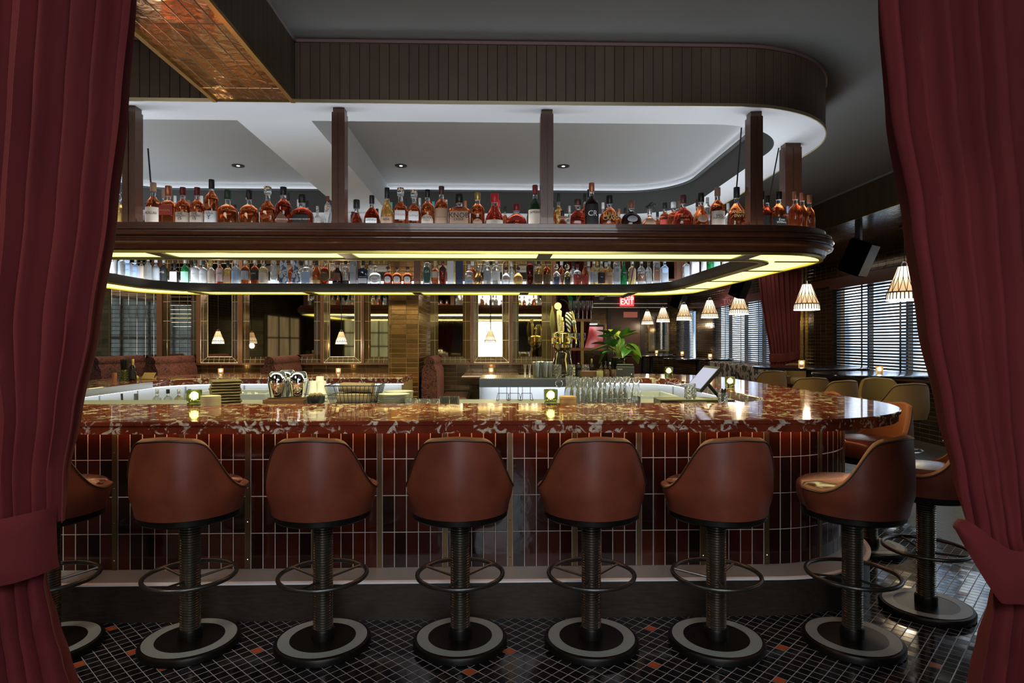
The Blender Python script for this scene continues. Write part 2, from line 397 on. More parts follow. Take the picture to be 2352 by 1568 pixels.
# ---- ring soffit over the bar
SO = rrect(-4.75, 2.43, 3.9, 7.85, .92, 20); SI = rrect(-4.25, 2.12, 4.24, 7.25, .66, 20)
def ring_soffit():
    t = thing('ceiling_soffit_ring', None, None, kind='structure')
    p = SO + SO[:1]
    # dense face with arc-length UV
    mb = MB(); L = arclen(p); vs = []; fs = []
    for i, (q, l) in enumerate(zip(p, L)):
        for z in (SOF, CEIL):
            mb.uv[len(vs)] = (l, z); vs.append((q[0], q[1], z))
    for i in range(len(p)-1): fs.append((2*i, 2*i+2, 2*i+3, 2*i+1))
    mb.add(vs, fs); obj('soffit_face', mb, SOF_TILE, t)
    mb = MB(); mb.loft([off(SO, 0, SOF), off(SI, 0, SOF)]); obj('soffit_underside', mb, WHITE_P, t)
    mb = MB(); mb.loft([off(SI, 0, SOF), off(SI, 0, 3.20)]); obj('coffer_side', mb, COFFER_W, t)
    mb = MB(); mb.loft([off(SI, 0, 3.20), off(SI, 0, CEIL-.06)]); obj('coffer_bright_band', mb, WHITE_P, t)  # light put into the colour: white carries on the bright ceiling band
    mb = MB(); mb.loft([off(SI,0,3.202), off(SI,-.035,3.202), off(SI,-.035,3.21), off(SI,0,3.21)], wrap=False); obj('added_cove_ledge', mb, COFFER_W, t, smooth=0)  # ledge added to carry the glowing strip
    mb = MB(); mb.loft([off(SI,-.010,3.2115), off(SI,-.028,3.2115)]); obj('added_cove_led', mb, emis('added_cove_led', (.86,.92,1), 5.), t, smooth=0)  # glowing strip added to brighten the edge of the coffer ceiling
    mb = MB(); mb.add(off(SI, 0, CEIL-.06), [tuple(range(len(SI)))]); obj('coffer_ceiling', mb, COFFER_P, t, smooth=0)
    for nm, z0, z1, d, m in (('brass_edge', SOF-.008, SOF+.012, .008, mat('pale_brass', (.62,.55,.36), .3, .9)), ('top_trim', CEIL-.02, CEIL-.001, .012, mat('rosy_trim', (.28,.17,.17), .4, .5))):
        mb = MB(); mb.loft([off(SO, 0, z0), off(SO, d, z0), off(SO, d, z1), off(SO, 0, z1)], wrap=True); obj(nm, mb, m, t)
ring_soffit()
# ---- beam: gold tiled run in front of the ring, white run across the coffer
BX0, BX1 = -1.72, -1.23
def beam():
    t = thing('ceiling_beam', None, None, kind='structure')
    mb = MB().box(BX0+.02, BX1-.02, -3.4, 3.9, SOF, SOF+.02)
    mb.v = [(x - BX0, y, z) for x, y, z in mb.v]
    o = obj('gold_underside', mb, GOLD_T, t, smooth=0); o.location.x = BX0
    mb = MB().box(BX0, BX0+.02, -3.4, 3.9, SOF, CEIL).box(BX1-.02, BX1, -3.4, 3.9, SOF, CEIL)
    obj('beam_sides', mb, SOF_TILE_Y, t, smooth=0)
    mb = MB()
    for x in (BX0, BX1-.018): mb.box(x-.004, x+.022, -3.4, 3.895, SOF-.012, SOF+.006)
    obj('brass_edges', mb, BRASS, t, smooth=0)
    obj('top_trim', MB().box(BX1, BX1+.012, -3.4, 3.9, CEIL-.02, CEIL-.001), mat('grey_trim', (.30,.30,.29), .4, .4), t, smooth=0)
    obj('white_run', MB().box(BX0, BX1, 4.2, 7.3, SOF+.001, CEIL-.05), WHITE_P, t, smooth=0)
beam()

# ---- windows (glass, frame) and the daylight street outside
SKYM = emis('daylight', (.70,.84,1.), 4.2)
def sky_mat():
    m = SKYM; nt = m.node_tree; e = [n for n in nt.nodes if n.type == 'EMISSION'][0]
    tc = N(m, 'ShaderNodeTexCoord'); mp = N(m, 'ShaderNodeMapping', i_Scale=(1, 1.1, .25)); LK(m, tc.outputs['Object'], mp.inputs[0])
    no = N(m, 'ShaderNodeTexNoise', i_Scale=1.3, i_Detail=2.); LK(m, mp.outputs[0], no.inputs[0])
    LK(m, ramp(m, no.outputs['Fac'], [(.36, (.10,.13,.18)), (.5, (.6,.74,.9)), (.62, (.95,1,1))]), e.inputs[0])
sky_mat()
struct('exterior_street', MB().add([(7.4,-2,-.5),(7.4,24,-.5),(7.4,24,4),(7.4,-2,4)], [(0,1,2,3)]), SKYM, smooth=0)
FR = mat('window_frame_dark', (.03,.022,.018), .4)
PANE = mat('window_pane', (.9,.95,1), .0, trans=1., ior=1.02)
BLIND = mat('blind_slat', (.012,.015,.020), .28)
for i, (a, b_) in enumerate(WINS):
    t = thing('window_%d' % (i+1), None, None, kind='structure')
    mb = MB(); w = .05
    mb.box(XW+.02, XW+.1, a, b_, SILL, SILL+w).box(XW+.02, XW+.1, a, b_, HEAD-w, HEAD)
    n = max(2, round((b_-a)/1.05))
    for k in range(n+1):
        y = a + (b_-a-w)*k/n; mb.box(XW+.02, XW+.1, y, y+w, SILL, HEAD)
    obj('frame', mb, FR, t, smooth=0)
    obj('pane', MB().box(XW+.055, XW+.061, a, b_, SILL, HEAD), PANE, t, smooth=0)
    obj('sill', MB().box(XW-.12, XW+.02, a-.05, b_+.05, SILL-.03, SILL), WALNUT, t, smooth=0)
    # blind
    wn = ['first', 'second', 'third', 'fourth'][i]
    lab = ['dark horizontal blind almost hidden behind the right red curtain', 'wide dark slatted blind behind the nearest high window tables',
           'dark slatted blind beyond the tied back burgundy curtain', 'small dark slatted blind at the far end of the window wall'][i]
    bl = thing('window_blind', lab, 'blind', (XW-.06, 0, 0), 0, 'slatted blinds on the window wall')
    mb = MB(); z = SILL+.03; tl = R(-55); hw = .0185
    while z < HEAD-.05:
        cx, cz = hw*math.cos(tl), hw*math.sin(tl)
        mb.loft([[(-cx, a+.02, z+cz), (cx, a+.02, z-cz), (cx+.002, a+.02, z-cz+.003), (-cx+.002, a+.02, z+cz+.003)], [(-cx, b_-.02, z+cz), (cx, b_-.02, z-cz), (cx+.002, b_-.02, z-cz+.003), (-cx+.002, b_-.02, z+cz+.003)]], cap=True)
        z += .049
    obj('slats', mb, BLIND, bl, smooth=0)
    obj('head_rail', MB().box(-.04, .04, a, b_, HEAD-.05, HEAD+.02), WALNUT, bl, smooth=0)
    obj('bottom_rail', MB().box(-.02, .02, a+.02, b_-.02, SILL+.001, SILL+.022), BLIND, bl, smooth=0)
    for k in range(1, n):
        y = a + (b_-a)*k/n
        obj('ladder_tape', MB().box(-.025, -.022, y-.022, y+.022, SILL+.02, HEAD-.05), BLACKM, bl, smooth=0)
    obj('cord', MB().tube([(-.05, a+.35, HEAD-.05), (-.05, a+.35, SILL+.25)], .004, 6), mat('pale_cord', (.5,.52,.55), .6), bl)
struct('trim_15', MB().box(XW-.05, XW, -3.4, YF, HEAD+.02, HEAD+.16), WALNUT, smooth=0)
# ---- windows of the near room, behind the camera and on the left wall
def plain_window(n, x0, x1, y, z0, z1, em, nx, nz, side=False):
    t = thing('window_%d' % n, None, None, kind='structure')
    def bx(m, a0, a1, d0, d1, c0, c1):
        return m.box(d0, d1, a0, a1, c0, c1) if side else m.box(a0, a1, d0, d1, c0, c1)
    obj('pane', bx(MB(), x0, x1, y+.01, y+.02, z0, z1), em, t, smooth=0)
    mb = MB()
    for i in range(nx+1): xx = x0+(x1-x0)*i/nx; bx(mb, xx-.025, xx+.025, y+.02, y+.06, z0, z1)
    for i in range(nz+1): zz = z0+(z1-z0)*i/nz; bx(mb, x0-.02, x1+.02, y+.02, y+.055, zz-.025, zz+.025)
    obj('frame', mb, FR, t, smooth=0)
def sheer(name, c, s, sc=9.):
    m = emis(name, c, s); e = [q for q in m.node_tree.nodes if q.type == 'EMISSION'][0]
    tc = N(m, 'ShaderNodeTexCoord'); mp = N(m, 'ShaderNodeMapping', i_Scale=(sc, sc, .3)); LK(m, tc.outputs['Object'], mp.inputs[0])
    no = N(m, 'ShaderNodeTexNoise', i_Scale=2., i_Detail=3.); LK(m, mp.outputs[0], no.inputs[0])
    LK(m, ramp(m, no.outputs['Fac'], [(.3, tuple(q*.35 for q in c)), (.65, c)]), e.inputs[0]); return m
plain_window(5, -.85, .55, -3.5, .75, 2.25, sheer('sheer_daylight', (.80,.88,.92), 1.9), 1, 1)
plain_window(6, -5.6, -3.9, -3.5, .8, 2.3, sheer('green_daylight', (.60,.62,.36), .9, 2.), 4, 3)
plain_window(7, 5.2, 9.0, -7.0, .8, 2.3, sheer('blue_daylight', (.45,.62,.75), .8, 3.), 4, 2, True)
plain_window(8, -2.6, .6, -7.0, .9, 2.3, sheer('amber_daylight', (.62,.50,.30), .55, 2.), 3, 2, True)
# ---- far door
d0 = atY(1402, 784, YF)[0]; d1 = atY(1470, 784, YF)[0]; dh = atY(1430, 708, YF)[2]
t = thing('door_1', None, None, kind='structure')
obj('door_leaf', MB().bbox(d0, d1, YF-.06, YF-.01, 0, dh), wood('red_brown_door', (.055,.018,.010), (.085,.028,.014), .35, (8,8,1)), t)
obj('door_frame', MB().box(d1, d1+.16, YF-.09, YF, 0, dh+.08).box(d0-.12, d0, YF-.09, YF, 0, dh+.08).box(d0-.12, d1+.16, YF-.09, YF, dh, dh+.08), mat('door_frame_dark', (.02,.012,.009), .4), t, smooth=0)
obj('door_handle', MB().tube([(d0+.08, YF-.1, 1.0), (d0+.08, YF-.1, 1.3)], .012), BRASS, t)
q0 = atY(1432, 716, YF-.06); q1 = atY(1464, 729, YF-.06)
tag(obj('door_plaque', MB().box(q0[0], q1[0], YF-.075, YF-.062, q1[2], q0[2]), mat('pale_red_plaque', (.62,.20,.15), .5, emit=(.7,.2,.15), es=.25), smooth=0), 'pale red plaque at the top of the far brown door', 'plaque')
# exit sign
e0 = atY(1424, 683, 21.5); e1 = atY(1456, 703, 21.5)
t = thing('exit_sign', 'glowing red exit sign hanging over the far door', 'sign', ((e0[0]+e1[0])/2, 21.5, e1[2]))
w = (e1[0]-e0[0])/2; hh = e0[2]-e1[2]
obj('housing', MB().bbox(-w, w, -.02, .05, 0, hh), emis('exit_red', (1,.07,.07), 1.6), t)
lettering('EXIT', hh*.95, emis('exit_letters', (1,.75,.7), 4.), t, (0, -.024, hh*.48), sx=.8)
obj('stem', MB().box(-.05, .05, 0, .04, hh, hh+.12), mat('exit_mount', (.4,.05,.05), .4), t, smooth=0)
# far mirror panel
m0 = atY(1492, 720, YF-.01); m1 = atY(1533, 803, YF-.01)
t = thing('wall_mirror', 'tall tiled mirror panel on the far wall right of the door', 'mirror', (0,0,0))
obj('mirror_pane', MB().box(m0[0], m1[0], YF-.04, YF-.004, m1[2], m0[2]), GOLD_MIRROR, t, smooth=0)
mb = MB()
for x0, x1, z0, z1 in ((m0[0]-.05,m0[0],m1[2],m0[2]),(m1[0],m1[0]+.05,m1[2],m0[2]),(m0[0]-.05,m1[0]+.05,m0[2],m0[2]+.05),(m0[0]-.05,m1[0]+.05,m1[2]-.05,m1[2])): mb.box(x0,x1,YF-.06,YF-.004,z0,z1)
obj('frame', mb, BRASS_DK, t, smooth=0)
# recessed downlights in the coffer and one spot further back
for px, py, lb in ((547,380,'left round recessed downlight in the coffer ceiling'),(921,380,'middle round recessed downlight right of the white beam'),(1294,381,'right round recessed downlight in the coffer ceiling')):
    p = atH(px, py, CEIL-.061)
    t = thing('downlight', lb, 'light', (p[0], p[1], CEIL-.061), 0, 'downlights in the coffer')
    obj('bezel', MB().loft([[(r*math.cos(2*PI*i/24), r*math.sin(2*PI*i/24), z) for i in range(24)] for r, z in ((.062,-.001),(.060,-.008),(.040,-.008),(.034,.0))]), BLACKM, t)
    obj('lens', MB().lathe([(.034,-.003),(.034,-.001)], n=20), mat('lens_grey', (.05,.05,.05), .3), t)
    obj('lamp', MB().lathe([(.016,-.006),(.016,-.002)], n=16), emis('downlight_glow', (.9,.95,1), 3.), t)
# ================================================================ BAR
HB = 1.07
GL, GR = -1.05, 1.16
RO = (1.08, .9, .9, 1.0); RI = (.42, .46, .55, .4)
BO = cpath(-4.3, 2.63, 3.27, 8.0, RO, GL, GR, 20); BI = cpath(-3.55, 1.93, 4.2, 7.16, RI, GL, GR, 20)
def bar_top():
    t = thing('bar_counter', 'polished red marble bar counter running round the whole bar', 'counter', (0,0,0))
    loops = [off(BO,-.005,HB), off(BO,0,HB-.005), off(BO,0,HB-.021), off(BO,-.012,HB-.023), off(BO,-.012,HB-.066), off(BI,.10,HB-.066), off(BI,0,HB-.066), off(BI,0,HB-.004), off(BI,.004,HB)]
    mb = MB(); mb.loft(loops, closed=False, wrap=True); n = len(BO); k = len(loops)
    mb.f.append(tuple(a*n for a in range(k))); mb.f.append(tuple(a*n+n-1 for a in reversed(range(k)))); mb.m += [0, 0]
    obj('countertop', mb, MARBLE, t)
    return t
bar_top()
TILE_P = .3675
def resample(path, ss):
    L = arclen(path); out = []; j = 0
    for s in ss:
        while j < len(L)-2 and L[j+1] < s: j += 1
        f = (s-L[j])/max(1e-9, L[j+1]-L[j]); a, b = path[j], path[j+1]
        q = [a[i]+(b[i]-a[i])*f for i in range(4)]; l = math.hypot(q[2], q[3]) or 1
        out.append((q[0], q[1], q[2]/l, q[3]/l))
    return out
HS = .205
def bar_base():
    t = thing('tiled_bar_front', 'oxblood tiled bar front with metal strips and a raised foot step', 'bar', (0,0,0))
    path = [(x-nx*.31, y-ny*.31, nx, ny) for x, y, nx, ny in BO]; L = arclen(path)
    # arc length where the front passes the strip at image x = 570
    xr = atY(570, 1150, 3.58)[0]
    s0 = None
    for i in range(len(path)-1):
        a, b = path[i], path[i+1]
        if abs(a[1]-3.58) < .01 and abs(b[1]-3.58) < .01 and (a[0]-xr)*(b[0]-xr) <= 0: s0 = L[i] + abs(a[0]-xr)
    ph = s0 % TILE_P; tot = L[-1]; ss = set([0., tot]); strips = []
    k = ph
    while k < tot:
        strips.append(k)
        for q in (k-.015, k+.015): ss.add(min(max(q, 0), tot))
        q = k+.015
        for j in range(1, 12): ss.add(min(tot, q + (TILE_P-.03)*j/12))
        k += TILE_P
    ss = sorted(ss); pts = resample(path, ss)
    mb = MB(); vs = []; fs = []
    for (x, y, nx, ny), s in zip(pts, ss):
        p, r = divmod(s - ph, TILE_P); u = p*5*.0675 + min(max(r-.015, 0), TILE_P-.03)
        for z in (HS-.01, HB-.067):
            mb.uv[len(vs)] = (u, z-.197); vs.append((x, y, z))
    for i in range(len(pts)-1): fs.append((2*i, 2*i+1, 2*i+3, 2*i+2))
    mb.add(vs, fs)
    TT = tiles('oxblood_tile', .0675, .207, .0042, (.085,.015,.007), (.60,.56,.52), .5, .09, 0, 'UV', bump=.35, bscale=11, c2=(.007,.0035,.003), grough=.5)
    obj('tile_front', mb, TT, t)
    # metal strips with screws
    sm = mat('bronze_strip', (.20,.13,.07), .35, .9); n = 0
    for s in strips:
        (x, y, nx, ny), = resample(path, [s])
        if y > 6 or x < -4: continue
        a = math.atan2(ny, nx) + PI/2; wide = n % 2 == 0; n += 1
        mb = MB(); w = .0135
        mb.box(-w, w, -.008, .002, HS+.001, HB-.067)
        o = obj('divider_strip', mb, sm, t, smooth=0, loc=(x, y, 0), rot=(0, 0, a))
        mb = MB()
        for z in (.26, .47, .66, .86): mb.ball((0, -.008, z), .004, 8, 4)
        obj('screws', mb, CHROME, o)
    # foot step
    sp = cpath(-4.2, 2.40, 3.37, 7.9, (.86,.8,.8,.9), GL, GR, 20)
    mb = MB().loft([off(sp,0,0), off(sp,0,HS-.012)], closed=False); obj('step_riser', mb, DKWOOD, t)
    mb = MB().loft([off(sp,0,HS-.012), off(sp,.006,HS-.010), off(sp,.006,HS-.001), off(sp,0,HS), off(sp,-.02,HS)], closed=False); obj('step_nosing', mb, mat('pale_nosing', (.88,.90,.92), .5, .0), t)
    mb = MB().loft([off(sp,-.02,HS), off(sp,-.30,HS)], closed=False); obj('step_tread', mb, mat('step_metal', (.36,.41,.42), .42, .3, bump=(30,.15)), t)
    # warm strip under the counter edge
    mb = MB().loft([off(BO,-.262,HB-.068), off(BO,-.262,HB-.076), off(BO,-.282,HB-.076), off(BO,-.282,HB-.068)], closed=False, wrap=True)
    obj('led_strip', mb, emis('warm_led', (1,.46,.22), 11.), t, smooth=0)
    # inner lining of the work side, bright steel, with white strip lights
    LIN = mat('white_steel', (.62,.65,.68), .38, .35)
    li = [(x+nx*.10, y+ny*.10, nx, ny) for x, y, nx, ny in BI]
    obj('inner_lining', MB().loft([off(li,0,0), off(li,0,HB-.067)], closed=False), LIN, t)
    mb = MB().loft([off(BI,.035,HB-.068), off(BI,.035,HB-.078), off(BI,.075,HB-.078), off(BI,.075,HB-.068)], closed=False, wrap=True)
    obj('work_light', mb, emis('white_led', (.90,.95,1), 4.5), t, smooth=0)
    sq = resample(li, [k*.62+.3 for k in range(int(arclen(li)[-1]/.62))])
    for x, y, nx, ny in sq:
        obj('lining_seam', MB().box(-.009,.009,-.004,.003,.3,HB-.09), mat('seam_steel', (.25,.27,.29), .4, .4), t, smooth=0, loc=(x, y, 0), rot=(0,0,math.atan2(ny, nx)+PI/2))
    obj('end_panel', MB().box(GL-.02, GL+.004, 7.2, 7.96, 0, HB-.067), wood('tan_panel', (.22,.14,.055), (.30,.20,.085), .4), t, smooth=0)
    return t
bar_base()
# under-bar steel benches and wells
STB = mat('bench_steel', (.60,.63,.66), .33, .4)
def bench(name, lab, x0, x1, y0, y1, h, cat='sink'):
    t = thing(name, lab, cat, ((x0+x1)/2, (y0+y1)/2, 0)); a, b = (x1-x0)/2, (y1-y0)/2; w = .03
    obj('cabinet', MB().box(-a, a, -b, b, 0, h-.16), STB, t, smooth=0)
    mb = MB().box(-a, a, -b, -b+w, h-.16, h).box(-a, a, b-w, b, h-.16, h).box(-a, -a+w, -b+w, b-w, h-.16, h).box(a-w, a, -b+w, b-w, h-.16, h)
    obj('rim', mb, STB, t, smooth=0)
    return t, a, b
ICE = mat('ice', (.85,.9,.93), .15, trans=.3, ior=1.31, bump=(60, .8))
def ice_well(lab, x0, x1, y0, y1, h):
    t, a, b = bench('ice_well', lab, x0, x1, y0, y1, h)
    mb = MB(); rnd = random.Random(int(x0*100))
    k = 0
    while k < 90:
        x, y = rnd.uniform(-a+.06, a-.06), rnd.uniform(-b+.06, b-.06); z = h-.10+.07*(1-(x/a)**2)*rnd.random(); s = rnd.uniform(.014, .022)
        m = MB().box(-s, s, -s, s, -s, s); m.xf(Matrix.Translation((x, y, z)) @ Matrix.Rotation(rnd.random()*3, 4, Vector((rnd.random(), rnd.random(), .3)).normalized()))
        mb.add(m.v, m.f); k += 1
    mb.box(-a+.03, a-.03, -b+.03, b-.03, h-.14, h-.11)
    obj('ice', mb, ICE, t, kind='stuff', smooth=0)
ice_well('long steel ice well under the back counter behind the folded napkins', -3.1, -2.3, 6.35, 6.95, .955)
bench('steel_sink', 'steel sink bench under the back counter left of the cutlery jars', -2.2, -1.15, 6.5, 7.05, .92)
ice_well('bright steel ice well in the right curve behind the carafes', 1.0, 1.72, 5.9, 6.5, .965)
# tap pipe on the left work side
p = atY(272, 885, 5.9)
t = thing('drain_pipe', 'grey bent drain pipe under the left steel counter edge', 'pipe', (p[0]+.16, 5.9, 0))
obj('pipe', MB().tube([(0,0,1.0),(0,0,.84),(-.01,0,.80),(-.05,0,.785),(-.14,0,.78)], .018, 10), mat('grey_pipe', (.12,.12,.12), .4, .3), t)
obj('thin_pipe', MB().tube([(-.13,0,1.0),(-.115,0,.72)], .010, 8), BLACKM, t)
t = thing('glass_washer', 'steel glass rinsing unit under the left end of the bar', 'sink', (-3.45, 5.2, 0))
obj('cabinet', MB().box(-.08, .30, -.55, .45, 0, .84), STB, t, smooth=0)
obj('front_edge', MB().box(.30, .312, -.55, .45, .80, .86), STEEL, t, smooth=0)
q0 = atY(292, 880, 6.15)
t = thing('steel_ledge', 'brushed steel edge facing under the left marble curve', 'ledge', (0,0,0))
ia = [q for q in BI if q[0] < -3.3 and 4.6 < q[1] < 6.62]
obj('edge_strip', MB().box(-3.549, -3.535, 4.7, 6.6, HB-.07, HB-.006), STEEL, t, smooth=0)
# work shelf behind the front counter
LED = 1.04
t = thing('service_ledge', 'narrow steel work shelf hidden just behind the front marble counter', 'shelf', (0,0,0))
obj('shelf_top', MB().bbox(-3.2, 1.5, 4.215, 4.82, LED-.03, LED), mat('ledge_steel', (.30,.31,.32), .4, .6), t)
for x in (-3.1, -1.6, 0., 1.4): obj('bracket', MB().box(x-.02, x+.02, 4.3, 4.8, 0, LED-.03), STEEL, t, smooth=0)

# back drink station
SX0 = atY(1101, 870, 6.98)[0]; SX1 = GR
t = thing('drink_station', 'steel back bar station with a grooved drip top and bright lit recess', 'counter', (0,0,0))
obj('top', MB().bbox(SX0, SX1-.01, 6.98, 7.75, HB-.05, HB), mat('dark_steel_top', (.13,.135,.14), .3, .8), t)
mb = MB(); x = SX0+.03
while x < SX0+.62:
    mb.box(x, x+.010, 7.0, 7.7, HB, HB+.004); x += .022
obj('drip_grooves', mb, mat('gold_drip', (.40,.32,.16), .3, .9), t, smooth=0)
obj('fascia', MB().box(SX0, SX1-.01, 6.97, 6.985, HB-.095, HB-.004), mat('dark_fascia', (.10,.105,.11), .35, .7), t, smooth=0)
obj('back_panel', MB().box(SX0, SX1-.01, 7.55, 7.58, 0, HB-.05), LIN2 if 'LIN2' in globals() else mat('white_steel', (.62,.65,.68), .38, .35), t, smooth=0)
obj('side_panel', MB().box(SX0, SX0+.03, 7.0, 7.58, 0, HB-.05).box(SX1-.04, SX1-.01, 7.0, 7.58, 0, HB-.05), STEEL, t, smooth=0)
obj('inner_shelf', MB().box(SX0+.03, SX1-.04, 7.02, 7.55, .76, .79), STB, t, smooth=0)
obj('work_light', MB().box(SX0+.06, SX1-.06, 7.40, 7.46, HB-.062, HB-.052), emis('station_led', (.90,.95,1), 16.), t, smooth=0)

# ================================================================ OVERHEAD BOTTLE GALLERY
HC = 2.03; SHZ = 2.105; RIS = .05
CO = rrect(-3.98, 2.24, 3.9, 7.40, .5, 16); CI = rrect(-3.62, 1.89, 4.26, 7.05, (.24, .48, .55, .3), 16)
RIMM = mat('dark_bronze_rim', (.055,.047,.038), .35, .5)
PANEL = emis('panel_light', (1,.96,.26), 2.4)
SHELF_E = emis('lit_shelf', (.86,.93,1), 7.)
def gallery():
    t = thing('bottle_gallery', 'hanging walnut bottle gallery with glowing pale yellow underside above the bar', 'shelf', (0,0,0))
    prof = [(.0,HC),(.0,HC+.010),(.020,HC+.014),(.030,HC+.040),(.048,HC+.046),(.062,HC+.052),(.068,HC+.064),(.062,HC+.074),(.050,HC+.079),(.050,HC+.086),(.066,HC+.090),(.074,HC+.100),(.068,HC+.112),(.050,HC+.117),(.050,HC+.124),(.058,HC+.128),(.058,HC+.136),(.036,HC+.140),(.036,HC+.146),(.022,HC+.150),(.022,HC+.173),(.010,HC+.177),(-.012,HC+.177),(-.012,HC+.06)]
    mb = MB(); mb.loft([off(CO, d, z) for d, z in prof]); obj('cornice', mb, WALNUT, t)
    prof = [(.05,HC+.05),(.012,HC+.092),(-.008,HC+.092),(-.012,HC+.086),(-.012,HC+.008),(.0,HC)]
    mb = MB(); mb.loft([off(CI, d, z) for d, z in prof]); obj('inner_rim', mb, RIMM, t)
    mb = MB(); mb.loft([off(CO,-.018,HC+.006), off(CI,.05,HC+.006)]); obj('light_panel', mb, PANEL, t, smooth=0)
    mb = MB(); mb.loft([off(CO,-.012,SHZ), off(CI,.012,SHZ)]); obj('lit_shelf', mb, SHELF_E, t, smooth=0)
    mb = MB(); mb.loft([off(CI,.05,HC+.007), off(CI,.05,HC-.004), off(CI,.028,HC-.004), off(CI,.028,HC+.004)], wrap=True); obj('panel_bead', mb, BLACKM, t, smooth=0)
    mb = MB(); mb.loft([off(CO,-.03,SHZ+.0005), off(CO,-.03,SHZ+.075)]); obj('lit_upstand', mb, emis('lit_upstand', (.88,.94,1), 2.2), t, smooth=0)
    rp = CO[-17:] + CO[:17] + [(2.24, 4.75, 1, 0)]
    mb = MB(); mb.loft([off(rp,-.034,SHZ+.001), off(rp,-.034,SHZ+RIS), off(rp,-.345,SHZ+RIS), off(rp,-.345,SHZ+.001)], closed=False); obj('lit_riser', mb, SHELF_E, t, smooth=0)
    YB_ = mat('yellow_brass', (.50,.42,.10), .3, .8)
    mb = MB(); mb.loft([off(CI,.027,HC+.004), off(CI,.027,HC-.006), off(CI,-.012,HC-.006), off(CI,-.013,HC+.004)], wrap=True); obj('brass_trim', mb, YB_, t, smooth=0)
    mb = MB(); mb.loft([off(CO,.006,HC+.006), off(CO,.006,HC-.008), off(CO,-.02,HC-.008), off(CO,-.02,HC+.007)], wrap=True); obj('brass_trim', mb, YB_, t, smooth=0)
    # divider bars across the light panel
    for px in (375, 800, 1250):
        x = atY(px, 588, 4.08)[0]; obj('divider', MB().box(x-.045, x+.045, 3.915, 4.225, HC-.003, HC+.005), RIMM, t, smooth=0)
    x = atY(1712, 588, 4.08)[0]; obj('divider', MB().box(x-.05, x+.05, 3.915, 4.225, HC-.003, HC+.005), RIMM, t, smooth=0)
    for px in (452, 710, 958, 1204, 1450):
        x = atY(px, 673, 7.2)[0]; obj('divider', MB().box(x-.05, x+.05, 7.09, 7.385, HC-.003, HC+.005), RIMM, t, smooth=0)
    for y in (4.32, 4.9, 5.75, 6.55): obj('divider', MB().box(1.93, 2.23, y-.012, y+.012, HC-.003, HC+.005), RIMM, t, smooth=0)
    # joint on the cornice
    # posts
    posts = [(atY(305,400,4.03)[0],4.03,.083,.088),(atY(781,400,4.03)[0],4.03,.083,.088),(atY(1255.5,400,4.03)[0],4.03,.083,.088),(atY(1732,400,4.03)[0],4.03,.083,.088),
             (2.20,4.66,.125,.10),(2.06,7.02,.1,.1),(-3.8,7.2,.09,.09),(-1.6,7.24,.09,.09),(.4,7.24,.09,.09)]
    for x, y, w, d in posts:
        z0 = SHZ; a = w/2; b = d/2
        mb = MB()
        for s in (-1, 1): mb.box(x+s*(a/2+.002)-a/2+.002, x+s*(a/2+.002)+a/2-.004, y-b, y+b, z0, SOF-.03)
        mb.box(x-a+.006, x+a-.006, y-b+.008, y+b-.008, z0, SOF)
        mb.box(x-a*.75, x+a*.75, y-b*.75, y+b*.75, SOF-.03, SOF)
        po = obj('post', mb, WALNUT_V, t, smooth=0)
        if y < 4.5:
            for s in (-1, 1):   # curved foot brackets
                pts = [(x+s*a, z0), (x+s*(a+.060), z0), (x+s*(a+.060), z0+.075)] + [(x+s*(a+.060-.055*math.sin(q*PI/16)), z0+.075+.005+.05*(1-math.cos(q*PI/16))*1.0) for q in range(1, 9)] + [(x+s*a, z0+.145)]
                if s < 0: pts = pts[::-1]
                obj('foot_bracket', MB().prism(pts, y-b+.01, y+b-.012), WALNUT_V, po, smooth=0)
    for a, b in (((atY(337,320,4.2)[0], 4.215, 2.75), (atY(357,430,4.24)[0], 4.245, 2.115)), ((1.655, 4.215, 2.92), (1.60, 4.245, 2.115)), ((2.12, 4.68, 2.93), (1.98, 4.72, 2.12))):
        obj('stay_rod', MB().tube([a, b], .005, 6), BLACKM, t)
    # inner rear stays
    for px in (1110, 1300, 340, 1455):
        p = atY(px, 610, 7.12); obj('stay_rod', MB().tube([(p[0]-.05, 7.068, SHZ), (p[0]+.02, 7.068, 2.45)], .005, 6), BLACKM, t)
    return t
gallery()
# ================================================================ BAR STOOLS
def smooth01(t): t = min(1, max(0, t)); return t*t*(3-2*t)
def smooth5(t): t = min(1, max(0, t)); return t*t*t*(t*(6*t-15)+10)
def leather():
    m = mat('brown_leather', (.15,.036,.019), .38, spec=.45)
    tc = N(m, 'ShaderNodeTexCoord'); no = N(m, 'ShaderNodeTexNoise', i_Scale=7., i_Detail=4.); LK(m, tc.outputs['Object'], no.inputs['Vector'])
    LK(m, ramp(m, no.outputs['Fac'], [(.3, (.115,.026,.014)), (.7, (.19,.046,.024))]), BS(m).inputs['Base Color'])
    noise_bump(m, 160., .04)
    return m
LEATH = leather()
VELV_O = mat('rust_velvet', (.22,.055,.016), .7, sheen=.3)
SEATL = mat('dark_brown_seat', (.13,.038,.022), .27, spec=.6)
PIPING = mat('dark_piping', (.035,.012,.006), .5)
GREYP = mat('grey_ring_paint', (.26,.31,.30), .38, bump=(120,.12))
IRONG = mat('ring_metal', (.10,.10,.092), .32, .85)
_dp = [(-60,0),(-12,0),(-4,.012),(4,.085),(11,.24),(18,.45),(25,.65),(33,.815),(43,.935),(56,1.),(200,1.)]
